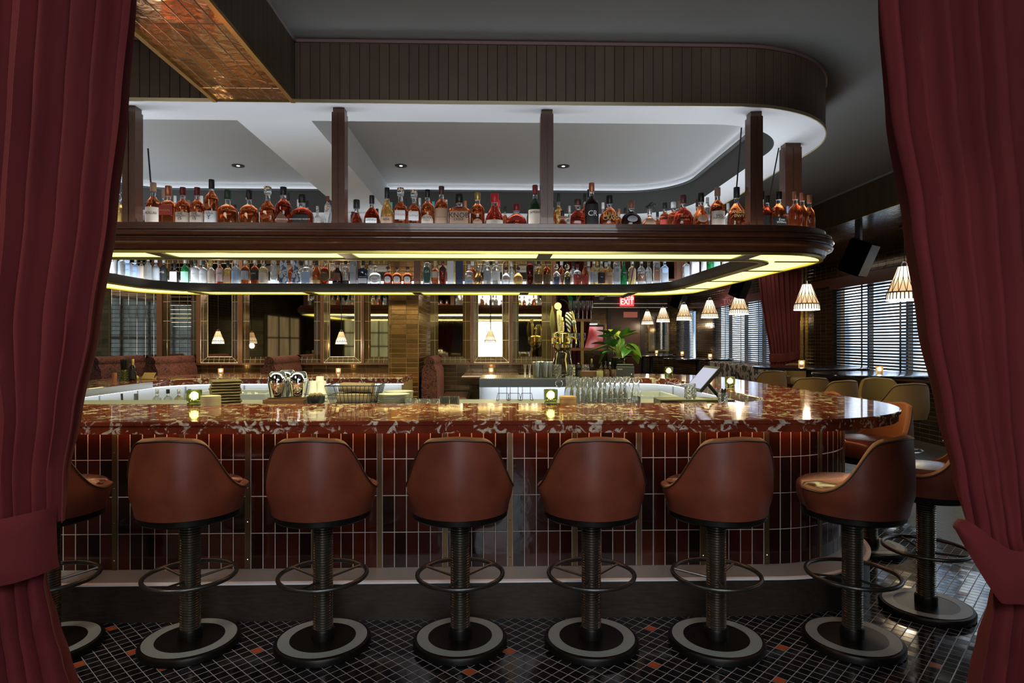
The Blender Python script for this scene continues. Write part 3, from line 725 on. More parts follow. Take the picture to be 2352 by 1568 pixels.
def drop(q):
    for k in range(1, len(_dp)-2):
        (x1, y1), (x2, y2) = _dp[k], _dp[k+1]
        if q <= x2 or k == len(_dp)-3:
            if q <= x1 and k == 1: return 0.
            t = min(1., max(0., (q-x1)/(x2-x1))); x0, y0 = _dp[k-1]; x3, y3 = _dp[k+2]
            m1 = (y2-y0)/(x2-x0)*(x2-x1); m2 = (y3-y1)/(x3-x1)*(x2-x1)
            return min(1., max(0., (2*t**3-3*t*t+1)*y1 + (t**3-2*t*t+t)*m1 + (-2*t**3+3*t*t)*y2 + (t**3-t*t)*m2))
    return 1.
def bucket(kind):
    """tub shell: loops of points around the rear; returns outer, inner, rim"""
    if kind == 'stool': top, arm, zb, a1, a2, amax = 1.04, .79, .665, 37, 89, 117
    else: top, arm, zb, a1, a2, amax = 1.05, .83, .68, 42, 86, 117
    n = 84; th = .034; rows = 8
    out, inn, rim = [], [], []
    def h(a):
        q = abs(a)
        s = drop(q - a1)
        return top - .012*smooth01(q/a1) + (arm-top)*s
    def pt(a, f, d):
        z = zb + (h(a)-zb)*f; zz = (z-zb)/(top-zb)
        r = .236 + .018*smooth01((z-zb)/.11) + .006*math.sin(PI*min(1, zz))
        rear = smooth01(1-abs(a)/75)
        r += rear*(.006 - .012*max(0, zz-.35))
        r -= d
        # squarer, flatter top of the back
        x = r*math.sin(R(a)); y = -r*math.cos(R(a))
        k = max(0, zz-.3)/.7
        x *= 1 - .30*k*max(0, 1-((abs(a)-25)/75)**2)*.12
        return (x, y, z)
    A = [-amax + 2*amax*i/n for i in range(n+1)]
    outer = [[pt(a, f/rows, 0) for a in A] for f in range(rows+1)]
    inner = [[pt(a, f/rows, th) for a in A] for f in range(rows+1)]
    return outer, inner, A
def make_seat(t, kind, m_out, m_in, m_seat):
    outer, inner, A = bucket(kind)
    mb = MB(); mb.loft(outer, closed=False)
    mb.loft([[outer[r][0] for r in range(9)], [inner[r][0] for r in range(9)]], closed=False)
    mb.loft([[outer[r][-1] for r in range(9)], [inner[r][-1] for r in range(9)]], closed=False)
    sh = obj('backrest', mb, m_out, t, smooth=60)
    mid = [tuple((o+i)/2 for o, i in zip(p, q)) for p, q in zip(outer[8], inner[8])]
    mid = [(x, y, z+.010) for x, y, z in mid]
    mb = MB(); mb.loft([outer[8], mid, inner[8]], closed=False); mb.loft(inner, closed=False)
    obj('back_lining', mb, m_in, t, smooth=60)
    mb = MB(); mb.tube([(x*1.004, y*1.004, z-.006) for x, y, z in outer[8]], .0048, 6); obj('piping', mb, PIPING, sh)
    mb = MB(); loops = []
    for r, rf, z in ((.190,.228,.668),(.200,.240,.684),(.208,.250,.71),(.212,.2545,.74),(.214,.2535,.765),(.213,.247,.782),(.206,.232,.793),(.15,.165,.802),(.02,.02,.806)):
        l = []
        for i in range(72):
            a = 360*i/72 - 180; k = smooth01((abs(a)-109)/9)
            rr = r + (rf-r)*k; l.append((rr*math.sin(R(a)), -rr*math.cos(R(a)), z))
        loops.append(l)
    mb.loft(loops, cap=True); obj('seat', mb, m_seat, t, smooth=60)
def make_stool(label, group):
    t = thing('bar_stool', label, 'bar stool', (0,0,0), 0, group)
    make_seat(t, 'stool', LEATH, VELV_O, SEATL)
    obj('seat_plate', MB().lathe([(.10,.618),(.14,.622),(.222,.630),(.231,.638),(.231,.661),(.20,.666)], n=36), IRON, t)
    prof = []; z = .085
    prof.append((.046, .03))
    while z < .625:
        prof += [(.0425, z), (.0475, z+.004), (.0475, z+.0085)]; z += .0122
    prof.append((.0425, .632))
    obj('pole', MB().lathe(prof, n=24), mat('ribbed_metal', (.17,.15,.12), .28, .9), t, smooth=50)
    obj('collar', MB().lathe([(.056,.034),(.056,.08),(.052,.088),(.046,.09)], n=24), IRON, t)
    ri = obj('foot_ring', MB().torus((0,0,.344), .208, .0108, 48, 10), IRONG, t)
    for a in (40, 150, 255):
        x, y = math.cos(R(a)), math.sin(R(a))
        obj('spoke', MB().tube([(.046*x, .046*y, .325), (.203*x, .203*y, .344)], .006, 8), IRONG, ri)
    b = obj('base', MB().lathe([(.222,.0),(.229,.006),(.230,.026),(.224,.036),(.206,.039),(.154,.0392),(.05,.040),(.02,.040)], n=56), IRON, t)
    obj('painted_ring', MB().loft([[(r*math.cos(2*PI*i/56), r*math.sin(2*PI*i/56), .0402) for i in range(56)] for r in (.156, .210)]), GREYP, b, smooth=0)
    return t
SG = 'brown leather stools around the bar'
sp = [(113,1440,3.10,0,'brown leather bar stool half hidden behind the left red curtain'),
      (437,1466,3.115,0,'brown leather bar stool nearest the left curtain that is fully in view'),
      (742,1470,3.10,0,'brown leather bar stool, second fully visible one from the left curtain'),
      (1057,1466,3.10,0,'brown leather bar stool standing in front of the plate stack side of the counter'),
      (1358,1470,3.08,0,'brown leather bar stool in front of the row of glass carafes'),
      (1645,1472,3.06,6,'brown leather bar stool last on the straight front before the counter curves'),
      (1958,1466,3.05,30,'brown leather bar stool at the curved right corner showing its seat side'),
      (2098,1378,3.46,52,'dark rust bar stool partly covered by the right red curtain')]
st0 = None
for px, py, Y, rz, lb in sp:
    x = atY(px, py, Y)[0]
    if px == 2098: x, Y = 2.37, 3.42
    if st0 is None: st0 = make_stool(lb, SG); st0.location = (x, Y, 0)
    else: dup(st0, (x, Y, 0), R(rz), lb)
for x, y, rz, lb in ((2.66, 4.42, 88, 'rust velvet bar stool whose back rises behind the right marble corner'),
                     (2.67, 5.35, 90, 'rust bar stool further along the right side of the bar, hidden by the marble corner')):
    dup(st0, (x, y, 0), R(rz), lb)

# ================================================================ HIGH TABLES AND MUSTARD CHAIRS
MUST = mat('mustard_velvet', (.20,.105,.034), .65, sheen=.4)
MUST_IN = mat('mustard_inner', (.30,.19,.06), .6, sheen=.2)
MSEAT = mat('mustard_seat', (.40,.30,.14), .3)
def make_chair(label, group):
    t = thing('counter_chair', label, 'chair', (0,0,0), 0, group)
    make_seat(t, 'chair', MUST, MUST_IN, MSEAT)
    obj('pole', MB().lathe([(.03,.03),(.03,.63),(.20,.655),(.21,.672)], n=20), BLACKM, t)
    ri = obj('foot_ring', MB().torus((0,0,.34), .20, .010, 40, 8), mat('pale_ring', (.35,.36,.37), .25, .9), t)
    obj('spoke', MB().tube([(-.20,0,.34),(.20,0,.34)], .006, 6), mat('pale_ring', (.35,.36,.37), .25, .9), ri)
    obj('base', MB().lathe([(.22,0),(.225,.02),(.20,.03),(.03,.034)], n=36), IRON, t)
    return t
def table(label, x, y, rx, ry, h=1.07, n=48, pw=2.6, group=None, rz=0):
    t = thing('high_table', label, 'table', (x, y, 0), rz, group)
    obj('tabletop', MB().lathe([(.97,h-.04),(.995,h-.03),(1.,h-.012),(.995,h-.002),(.98,h)], n=n, sx=rx, sy=ry, pw=pw), BLACK_TBL, t, smooth=30)
    ks = (-.55*max(rx,ry), .55*max(rx,ry)) if max(rx, ry) > 1.05 else (0,)
    for k in ks:
        dx, dy = (k, 0) if rx >= ry else (0, k)
        obj('leg', MB().lathe([(.05,.02),(.05,h-.04)], c=(dx,dy,0), n=20), BLACKM, t)
        obj('base', MB().lathe([(.27,0),(.27,.015),(.06,.03)], c=(dx,dy,0), n=32), BLACKM, t)
    return t
a = atH(1872, 857, HB); b = atH(2155, 857, HB)
T1 = ((a[0]+b[0])/2, (a[1]+b[1])/2 - .05)
table('nearest black high table by the window blinds holding a candle', T1[0]+.02, T1[1], .80, .62, group='black high tables')
a = atH(1728, 842, HB); b = atH(1990, 842, HB)
T2 = ((a[0]+b[0])/2, (a[1]+b[1])/2)
table('second black high table, in front of the tied burgundy curtain', T2[0], T2[1], .86, .66, group='black high tables')
table('white lit high table between the burgundy curtain and the marble counter', 4.9, 15.2, .8, .7, group='black high tables')
table('far black high table with two small candles near the back door', 4.6, 18.6, .95, .8, group='black high tables')
table('farthest black high table beside the far mirror panel', 4.85, 20.7, .95, .7, group='black high tables')
CG = 'mustard chairs at the high tables'
ch = [(2068,6.55,0,'mustard velvet chair with its back to us, nearest the marble corner'),
      (2030,7.10,168,'mustard velvet chair facing us across the nearest high table'),
      (1912,7.05,12,'mustard velvet chair left of the black table pole, back turned to us'),
      (1855,7.6,-8,'olive mustard chair back just behind the marble counter edge'),
      (1764,9.3,0,'mustard velvet chair back under the second high table, left of its pole'),
      (1835,11.9,180,'mustard chair beyond the second high table by the burgundy curtain'),
      (2215,7.0,-60,'yellow mustard chair at the edge of the right red curtain')]
c0 = None
for px, Y, rz, lb in ch:
    x = atY(px, 900, Y)[0]
    if c0 is None: c0 = make_chair(lb, CG); c0.location = (x, Y, 0); c0.rotation_euler[2] = R(rz)
    else: dup(c0, (x, Y, 0), R(rz), lb)

# ================================================================ PENDANT LAMPS
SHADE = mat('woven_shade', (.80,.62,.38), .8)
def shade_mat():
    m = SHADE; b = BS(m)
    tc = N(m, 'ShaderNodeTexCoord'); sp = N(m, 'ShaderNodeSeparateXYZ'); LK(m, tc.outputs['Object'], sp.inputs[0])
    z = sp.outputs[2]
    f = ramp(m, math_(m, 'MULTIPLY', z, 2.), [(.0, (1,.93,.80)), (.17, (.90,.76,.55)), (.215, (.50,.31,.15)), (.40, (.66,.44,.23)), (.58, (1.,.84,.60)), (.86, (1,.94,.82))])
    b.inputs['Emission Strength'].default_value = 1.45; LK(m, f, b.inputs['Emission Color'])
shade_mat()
STRAW = mat('dark_straw', (.13,.065,.028), .7)
def make_lamp(label, group, s=1., cord=1.):
    t = thing('pendant_lamp', label, 'lamp', (0,0,0), 0, group)
    H, rb, rt = .43*s, .203*s, .070*s; zb = .105*s
    n = 52
    pr = [(rb, 0), (rb*.985, zb*.5), (rb*.94, zb), (rb*.72, H*.5), (rb*.50, H*.78), (rt, H)]
    sh = obj('lamp_shade', MB().lathe(pr, n=n, cap=False), SHADE, t)
    # bent cane ribs crossing in pointed arches
    mb = MB(); k = 14
    def rad(z):
        for (r0, z0), (r1, z1) in zip(pr, pr[1:]):
            if z <= z1: return r0 + (r1-r0)*(z-z0)/(z1-z0)
        return rt
    for i in range(k):
        a = 2*PI*i/k
        for d in (-1, 1):
            pts = []
            for q in range(9):
                z = zb + (H-zb)*q/8; aa = a + d*PI/k*max(0, 1-(q/8)*1.75); r = rad(z)+.002
                pts.append((r*math.cos(aa), r*math.sin(aa), z))
            mb.tube(pts, .0042*s, 5, r1=.0028*s)
    obj('cane_ribs', mb, STRAW, sh)
    mb = MB()
    for i in range(28):
        a = 2*PI*(i+.5)/28
        mb.tube([(rad(0)*1.0*math.cos(a), rad(0)*math.sin(a), .015*s), ((rad(zb)+.002)*math.cos(a), (rad(zb)+.002)*math.sin(a), zb)], .0065*s, 5)
    mb.torus((0,0,zb), rad(zb)+.002, .009*s, 36, 6)
    obj('fringe', mb, STRAW, sh)
    mb = MB(); mb.tube([(-.035*s,0,H-.01),(-.035*s,0,H+.035*s),(-.02*s,0,H+.06*s),(.02*s,0,H+.06*s),(.035*s,0,H+.035*s),(.035*s,0,H-.01)], .006*s, 6)
    obj('handle', mb, STEEL, t)
    obj('bulb', MB().ball((0,0,H*.45), .035*s, 12, 8), emis('bulb', (1,.86,.62), 16.), t)
    obj('cord', MB().tube([(0,0,H+.055*s),(0,0,H+cord)], .005, 6), BLACKM, t)
    obj('ceiling_rose', MB().lathe([(.02,H+cord-.03),(.065*s,H+cord-.02),(.065*s,H+cord)], n=20), BLACKM, t)
    return t
LG = 'woven pendant lamps along the window side'
ll = [(2077,690,'largest woven pendant lamp partly covered by the right curtain edge'),(1853,712,'woven pendant lamp in front of the burgundy curtain edge'),
      (1697,722,'woven pendant lamp left of the burgundy curtain, before the blinds'),(1630,730,'woven pendant lamp, fourth nearest of the row over the tables'),
      (1571,735,'woven pendant lamp hanging just right of the far black speaker'),(1523,739,'woven pendant lamp, second smallest of the window side row'),
      (1487,744,'smallest and farthest woven pendant lamp, right of the back door')]
l0 = None
for px, py, lb in ll:
    p = atX(px, py, 5.2)
    if l0 is None: l0 = make_lamp(lb, LG, 1., SOF-p[2]-.43-.001); l0.location = p
    else:
        l = dup(l0, p, R(17*len(lb)), lb)
    L = bpy.data.lights.new('lamp_light', 'POINT'); L.energy = 14; L.color = (1, .80, .52); L.shadow_soft_size = .05
    lo = bpy.data.objects.new('lamp_light', L); C.objects.link(lo); lo.location = (p[0], p[1], p[2]-.04)
# pull chains
for (px, py, lb), h in zip(ll[:3], (.95, .45, .4)):
    p = atX(px, py, 5.2)
for i, (px, py, lb) in enumerate([(501,789,'small woven pendant lamp over the left booth table'),(784,790,'small woven pendant lamp over the middle booth table'),(1126,788,'small woven pendant lamp before the bright mirror at right')]):
    Y = 9.35; p = atY(px, py, Y)
    if i == 0: m0_ = make_lamp(lb, 'small lamps over the booths', .42, CEIL-p[2]-.43*.42-.001); m0_.location = p
    else: dup(m0_, p, 0, lb)
    L = bpy.data.lights.new('booth_light', 'POINT'); L.energy = 7; L.color = (1, .78, .48); L.shadow_soft_size = .04
    lo = bpy.data.objects.new('booth_light', L); C.objects.link(lo); lo.location = (p[0], p[1], p[2]-.04)

# ================================================================ CURTAINS
def velvet(name, c):
    m = mat(name, c, .85, sheen=.22, spec=.2)
    tc = N(m, 'ShaderNodeTexCoord'); mp = N(m, 'ShaderNodeMapping', i_Scale=(1,1,.35)); LK(m, tc.outputs['Object'], mp.inputs[0])
    no = N(m, 'ShaderNodeTexNoise', i_Scale=5., i_Detail=4.); LK(m, mp.outputs[0], no.inputs[0])
    LK(m, ramp(m, no.outputs['Fac'], [(.3, tuple(x*.78 for x in c)), (.7, tuple(x*1.15 for x in c))]), BS(m).inputs['Base Color'])
    noise_bump(m, 220., .12)
    return m
RED_V = velvet('red_velvet', (.105,.0145,.0165))
def cat(xs, t):   # monotone-ish interpolation of rows by height
    for a, b in zip(xs, xs[1:]):
        if a[0] <= t <= b[0]:
            f = (t-a[0])/(b[0]-a[0]); f = f*f*(3-2*f)*.5 + f*.5
            return [p+(q-p)*f for p, q in zip(a, b)]
    return list(xs[-1] if t > xs[-1][0] else xs[0])
def curtain_sheet(rows, Y0, folds, seed, nz=70, nu=220, swap=False):
    """rows: (h, x_left, x_right, fold_depth)"""
    rows = sorted(rows); rnd = random.Random(seed)
    ph = [rnd.uniform(0, 2*PI) for _ in range(4)]; jit = [rnd.uniform(-.35,.35) for _ in range(folds+3)]
    z0, z1 = rows[0][0], rows[-1][0]; loops = []
    for i in range(nz+1):
        z = z0 + (z1-z0)*i/nz; _, xl, xr, amp = cat(rows, z)
        l = []
        for j in range(nu+1):
            u = j/nu
            w = u*folds + .16*math.sin(2*PI*u*1.7+ph[0]) + .05*math.sin(z*2.1+ph[1]+u*5)
            k = min(folds+1, int(w+1)); fr = (w+1) - k
            s = math.cos(2*PI*w)
            s = (abs(s)**.75)*math.copysign(1, s)
            d = amp*(s*(1+jit[k]) + .28*math.sin(4*PI*w+ph[2]+z*.5))
            x = xl + (xr-xl)*u + .30*amp*math.sin(2*PI*w)*(1 if 0 < j < nu else 0)
            p = (x, Y0 + d*-1, z)
            if swap: p = (Y0 - d, x, z)
            l.append(p)
        loops.append(l)
    mb = MB(); mb.loft(loops, closed=False); return mb
def band_sheet(pl, pr, hl, hr, Y0, bulge, n=40, th=.16):
    """tie band: from left centre pl=(x,z) to right centre pr, with half heights hl, hr"""
    loops = []
    for i in range(n+1):
        u = i/n; x = pl[0]+(pr[0]-pl[0])*u; zc = pl[1]+(pr[1]-pl[1])*u
        sag = -.025*math.sin(PI*u); hh = hl+(hr-hl)*u
        y = Y0 - bulge*math.sqrt(max(0, 1-(2*u-1)**4))
        l = []
        for k in range(9):
            v = -1+2*k/8; l.append((x, y - .010*(1-v**4) + .004*math.sin(7*u*PI+v), zc+sag+hh*v))
        loops.append(l)
    mb = MB(); mb.loft(loops, closed=False); return mb
CY = 1.95
def X(px, py): return atY(px, py, CY)[0]
def Z(py): return atY(1176, py, CY)[2]
# left
t = thing('red_curtain', 'heavy red velvet curtain tied back along the left edge', 'curtain', (0,0,0))
rows = [(Z(y), X(-330 - (0 if y < 900 else -120), y), X(x, y), am) for y, x, am in ((-420,345,.050),(0,318,.052),(250,297,.054),(500,270,.052),(750,230,.048),(950,186,.040),(1080,160,.030),(1190,152,.018))]
obj('upper_drape', curtain_sheet(rows, CY, 11, 3), RED_V, t, smooth=80)
rows = [(Z(y), X(-210, y), X(x, y), am) for y, x, am in ((1270,112,.016),(1330,112,.026),(1420,134,.036),(1500,158,.042),(1568,178,.045),(1760,215,.05),(1864,225,.05))]
rows = [(max(.01, r[0]), *r[1:]) for r in rows]
obj('lower_drape', curtain_sheet(rows, CY, 10, 8, nz=40), RED_V, t, smooth=80)
obj('tie_band', band_sheet((X(-200,1240), Z(1235)), (X(136,1235), Z(1222)), .105, .095, CY, .085), RED_V, t, smooth=60)
# right
t = thing('red_curtain', 'heavy red velvet curtain tied back along the right edge', 'curtain', (0,0,0))
rows = [(Z(y), X(x, y), X(2640 - (0 if y < 900 else 40), y), am) for y, x, am in ((-420,1985,.050),(0,2005,.052),(250,2027,.054),(500,2072,.052),(750,2108,.048),(950,2152,.040),(1100,2186,.032),(1230,2215,.020),(1330,2250,.016))]
obj('upper_drape', curtain_sheet(rows, CY, 10, 5), RED_V, t, smooth=80)
rows = [(Z(y), X(x, y), X(2560, y), am) for y, x, am in ((1330,2272,.012),(1400,2262,.026),(1480,2240,.036),(1568,2222,.042),(1760,2190,.05),(1864,2180,.05))]
rows = [(max(.01, r[0]), *r[1:]) for r in rows]
obj('lower_drape', curtain_sheet(rows, CY, 9, 9, nz=40), RED_V, t, smooth=80)
# slanted band, open loop at its left end
loops = []
top = [(2330,1262),(2280,1240),(2230,1218),(2200,1196),(2192,1200),(2196,1222)]
n = 44
for i in range(n+1):
    u = i/n
    xt = 2200 + 450*u; yt = 1190 + 70*smooth01(u*3.2) + 20*u
    xb = 2186 + 464*u; yb_ = 1216 + 168*smooth01(u*4.6) + 12*u
    xb = 2194 + 78*smooth01(u*5) + 382*u*smooth01(u*2)
    y = CY - .085*math.sqrt(max(0, 1-(2*min(1, u*.9)-1)**4)) - .02
    pt, pb = atY(xt, yt, y), atY(xb, yb_, y)
    l = []
    for k in range(9):
        v = k/8; l.append((pb[0]+(pt[0]-pb[0])*v - .022*math.sin(PI*v)*max(0, 1-u*9), y - .014*math.sin(PI*v), pb[2]+(pt[2]-pb[2])*v))
    loops.append(l)
mb = MB(); mb.loft(loops, closed=False)
a = loops[0]
obj('tie_band', mb, RED_V, t, smooth=60)
# back curtain, between bar and windows
BURG = velvet('burgundy_velvet', (.20,.045,.04))
YC2 = 12.7
t = thing('burgundy_curtain', 'burgundy curtain tied back between the two slatted blinds', 'curtain', (0,0,0))
def X2(px, py): return atY(px, py, YC2)[0]
def Z2(py): return atY(1176, py, YC2)[2]
rows = [(Z2(y), X2(xl, y), X2(xr, y), am) for y, xl, xr, am in ((622,1738,1838,.06),(680,1744,1837,.06),(740,1754,1836,.055),(790,1764,1836,.035),(815,1768,1836,.02),(850,1768,1836,.03),(900,1766,1836,.04))]
rows = [(SOF-.005, rows[0][1]-.1, rows[0][2], .06)] + rows + [(.02, X2(1760,900), X2(1840,900), .06)]
obj('drape', curtain_sheet(rows, YC2, 9, 12, nz=50, nu=150), BURG, t, smooth=80)
obj('tie_band', band_sheet((X2(1766,820), Z2(822)), (X2(1837,812), Z2(813)), .085, .085, YC2, .10), BURG, t, smooth=60)
pm = atY(1842, 720, 12.75)
struct('trim_16', MB().box(pm[0]-.03, pm[0]+.03, 12.75, 12.82, 0, SOF), BRASS, smooth=0)
struct('wall_pilaster', MB().box(pm[0]+.03, XW, 12.76, 13.6, 0, SOF), WALL_T, smooth=0)
# drape beside the booth shelf unit
YC3 = 10.6
t = thing('dark_drape', 'dark wine drape behind the shelf of hanging glasses', 'curtain', (0,0,0))
def X3(px): return atY(px, 700, YC3)[0]
def Z3(py): return atY(1176, py, YC3)[2]
rows = [(2.95, X3(1270), X3(1372), .05), (Z3(676), X3(1270), X3(1366), .05), (Z3(760), X3(1272), X3(1352), .045), (Z3(808), X3(1276), X3(1341), .04), (.02, X3(1272), X3(1345), .05)]
obj('drape', curtain_sheet(rows, YC3, 6, 21, nz=30, nu=110), velvet('wine_velvet', (.06,.010,.012)), t, smooth=80)
# ================================================================ BOTTLES
AMBER = {}
def liquid(key, c, tr=.75):
    k = 'liquid_'+key
    if k in _mc: return _mc[k]
    m = mat(k, c, .03, trans=tr, ior=1.36, spec=.6); return m
LIQ = dict(amber=((.50,.125,.04), .90), deep=((.27,.035,.014), .88), red=((.42,.055,.03), .88), gold=((.88,.58,.18), .75), pale=((.92,.80,.45), .8),
           clear=((.90,.95,.97), .80), blue=((.70,.80,.95), .7), green=((.02,.30,.08), .6), mint=((.15,.65,.38), .6), dgreen=((.012,.035,.015), .25), dark=((.02,.008,.006), .15),
           lav=((.70,.72,.90), .55), navy=((.02,.025,.06), .1))
def liq(k): return liquid(k, *LIQ[k])
CAPS = {k: mat('cap_'+k, c, .4, mt) for k, c, mt in (('black',(.010,.010,.011),0),('red',(.16,.012,.014),0),('tan',(.30,.17,.11),0),('white',(.60,.60,.58),0),('wood',(.20,.09,.04),0),
        ('gold',(.5,.36,.12),.9),('copper',(.45,.18,.10),.7),('blue',(.25,.38,.62),0),('wax',(.50,.02,.025),0),('silver',(.6,.6,.6),.9),('green',(.02,.05,.03),0),('teal',(.10,.28,.26),0),('brown',(.07,.025,.02),0))}
CAPS['glass'] = CLEAR
LABS = {k: mat('label_'+k, c, .6) for k, c in (('cream',(.52,.44,.36)),('white',(.66,.67,.68)),('tan',(.42,.27,.18)),('black',(.012,.011,.012)),('red',(.30,.03,.025)),('brown',(.16,.07,.04)),('blue',(.30,.42,.60)),('grey',(.33,.35,.38)),
        ('green',(.02,.07,.05)),('mint',(.35,.65,.52)),('gold',(.40,.28,.10)),('navy',(.03,.04,.09)),('pink',(.55,.42,.40)),('darkgold',(.09,.06,.025)))}
INK = {'black': LABEL_INK, 'white': LABEL_WHITE, 'gold': LABEL_GOLD, 'red': mat('ink_red', (.35,.02,.02), .5)}
# profile: body (r, z), shoulder end index, neck r, cap start, cap r, cross-section power
PROF = {
 'std':  ([(.90,0),(1,.02),(1,.55),(.97,.60),(.80,.66),(.46,.71),(.36,.74)], .36, .84, .42, 2),
 'tall': ([(.92,0),(1,.02),(1,.62),(.95,.66),(.70,.71),(.42,.75),(.36,.78)], .36, .84, .42, 2),
 'slim': ([(.92,0),(1,.015),(1,.72),(.9,.77),(.55,.81),(.40,.84)], .40, .88, .46, 2),
 'squat':([(.84,0),(.96,.03),(1,.16),(1,.44),(.95,.52),(.80,.59),(.48,.645),(.28,.67)], .26, .80, .34, 2.4),
 'round':([(.60,0),(.80,.05),(.96,.20),(1,.34),(.96,.46),(.80,.56),(.48,.64),(.28,.69)], .27, .80, .33, 2),
 'square':([(.94,0),(1,.02),(1,.57),(.97,.61),(.60,.66),(.32,.69)], .30, .80, .40, 5),
 'bell': ([(.92,0),(1,.03),(.98,.33),(.86,.46),(.62,.55),(.42,.64),(.34,.70)], .34, .80, .42, 2),
 'wine': ([(.92,0),(1,.02),(1,.40),(.93,.50),(.70,.60),(.46,.68),(.38,.74)], .36, .78, .40, 2),
 'decan':([(.88,0),(1,.03),(1,.46),(.93,.54),(.66,.62),(.36,.67),(.32,.70)], .34, .84, .50, 3.2),
 'tear': ([(.95,0),(1,.06),(.97,.30),(.78,.48),(.45,.60),(.30,.66)], .30, .78, .50, 2),
 'gourd':([(.95,0),(1,.04),(.97,.22),(.75,.40),(.52,.50),(.66,.62),(.74,.74),(.64,.88),(.35,.95)], .30, .96, .3, 2),
 'box':  ([(1,0),(1,.01),(1,.98),(1,1.0)], 0, 1.0, 0, 40),
 'tomb': ([(.95,0),(1,.02),(1,.78),(.96,.86),(.80,.93),(.45,.97)], .30, .975, .3, 4),
 'flare':([(1,0),(1,.03),(.80,.25),(.55,.46),(.62,.55),(.72,.72),(.60,.88),(.36,.93)], .3, .94, .3, 2),
}
def xs(r, a, pw, sy=1.):
    ca, sa = math.cos(a), math.sin(a)
    if pw != 2:
        ca = math.copysign(abs(ca)**(2/pw), ca); sa = math.copysign(abs(sa)**(2/pw), sa)
    return r*ca, r*sa*sy
def bottle(p, h, w, style, lk, cap, label, lab=None, text=None, group=None, rz=0, neck='glass', simple=False):
    """lab: (material key, z0, z1, half angle deg [, shape]); text: list of (string, z, size, ink)"""
    prof, nr, cz, cr, pw = PROF[style]; R0 = w/2; n = 28 if not simple else 14
    sy = .72 if style in ('squat', 'round', 'decan') else (.8 if pw > 2 else 1.)
    t = thing('bottle' if style != 'box' else 'bottle_carton', label, 'bottle' if style != 'box' else 'box', p, rz, group)
    if style == 'gourd': bm = ceramic()
    elif style == 'box': bm = LABS[lk] if lk in LABS else liq(lk)
    else: bm = liq(lk)
    mb = MB(); loops = []
    for r, z in prof:
        loops.append([(*xs(r*R0, 2*PI*i/n, pw, sy), z*h) for i in range(n)])
    mb.loft(loops, cap=True); obj('body', mb, bm, t, smooth=50)
    if nr:
        zt = prof[-1][1]*h; r = nr*R0
        mb = MB().lathe([(r, zt-.001), (r*.96, zt+(cz*h-zt)*.5), (r*.98, cz*h-.006), (r*1.12, cz*h-.005), (r*1.12, cz*h+.002)], n=16 if not simple else 10)
        obj('neck', mb, CLEAR if neck == 'glass' else (bm if neck == 'same' else CAPS[neck]), t, smooth=50)
        c = cr*R0; ct = h
        if cap == 'ball': mb = MB().ball((0,0,cz*h+(ct-cz*h)*.5), (ct-cz*h)*.55, 14, 8); cm = CAPS['brown']
        elif cap == 'gball': mb = MB().ball((0,0,cz*h+(ct-cz*h)*.5), (ct-cz*h)*.6, 14, 8); cm = CLEAR
        else:
            mb = MB().lathe([(c*.92, cz*h-.004), (c, cz*h), (c, ct-.003), (c*.92, ct)], n=16 if not simple else 10); cm = CAPS[cap]
        obj('cap', mb, cm, t, smooth=50)
    if lab:
        k, z0, z1, ha = lab[:4]; shape = lab[4] if len(lab) > 4 else 'rect'
        def rad(z):
            f = z/h
            for (r0, a), (r1, b) in zip(prof, prof[1:]):
                if a <= f <= b: return (r0+(r1-r0)*(f-a)/max(1e-6, b-a))*R0*1.012+.0006
            return R0*1.01
        m_ = 14; loops = []
        kk = 10
        for q in range(kk+1):
            v = -1+2*q/kk; z = z0+(z1-z0)*q/kk
            s = 1. if shape == 'rect' else (math.sqrt(max(.02, 1-v*v)) if shape == 'oval' else (1-abs(v)*.97 if shape == 'diamond' else (1 if v < .1 else math.sqrt(max(.02, 1-((v-.1)/.9)**2)))))
            loops.append([(*xs(rad(z), -PI/2 + R(ha)*s*(-1+2*i/m_), pw, sy), z) for i in range(m_+1)])
        mb = MB(); mb.loft(loops, closed=False); lo = obj('label', mb, LABS[k], t, smooth=60)
        for (s, z, sz, ink) in (text or []):
            rr = rad(z); y = xs(rr, -PI/2, pw, sy)[1]-.0012
            lettering(s, sz, INK[ink], lo, (0, y, z), bend=(rr*1.02 if pw == 2 and sy == 1 else 0), fit=w*.92)
    elif text:
        for (s, z, sz, ink) in text:
            lettering(s, sz, INK[ink], t, (0, -R0*sy*1.03-.001, z), fit=w*.8)
    return t
def ceramic():
    if 'painted_ceramic' in _mc: return _mc['painted_ceramic']
    m = mat('painted_ceramic', (.45,.50,.56), .35); tc = N(m, 'ShaderNodeTexCoord'); v = N(m, 'ShaderNodeTexVoronoi', i_Scale=26.); LK(m, tc.outputs['Object'], v.inputs['Vector'])
    LK(m, ramp(m, v.outputs['Distance'], [(.20,(.03,.05,.12)),(.27,(.45,.50,.56)),(.62,(.45,.50,.56)),(.70,(.06,.08,.16))]), BS(m).inputs['Base Color']); return m
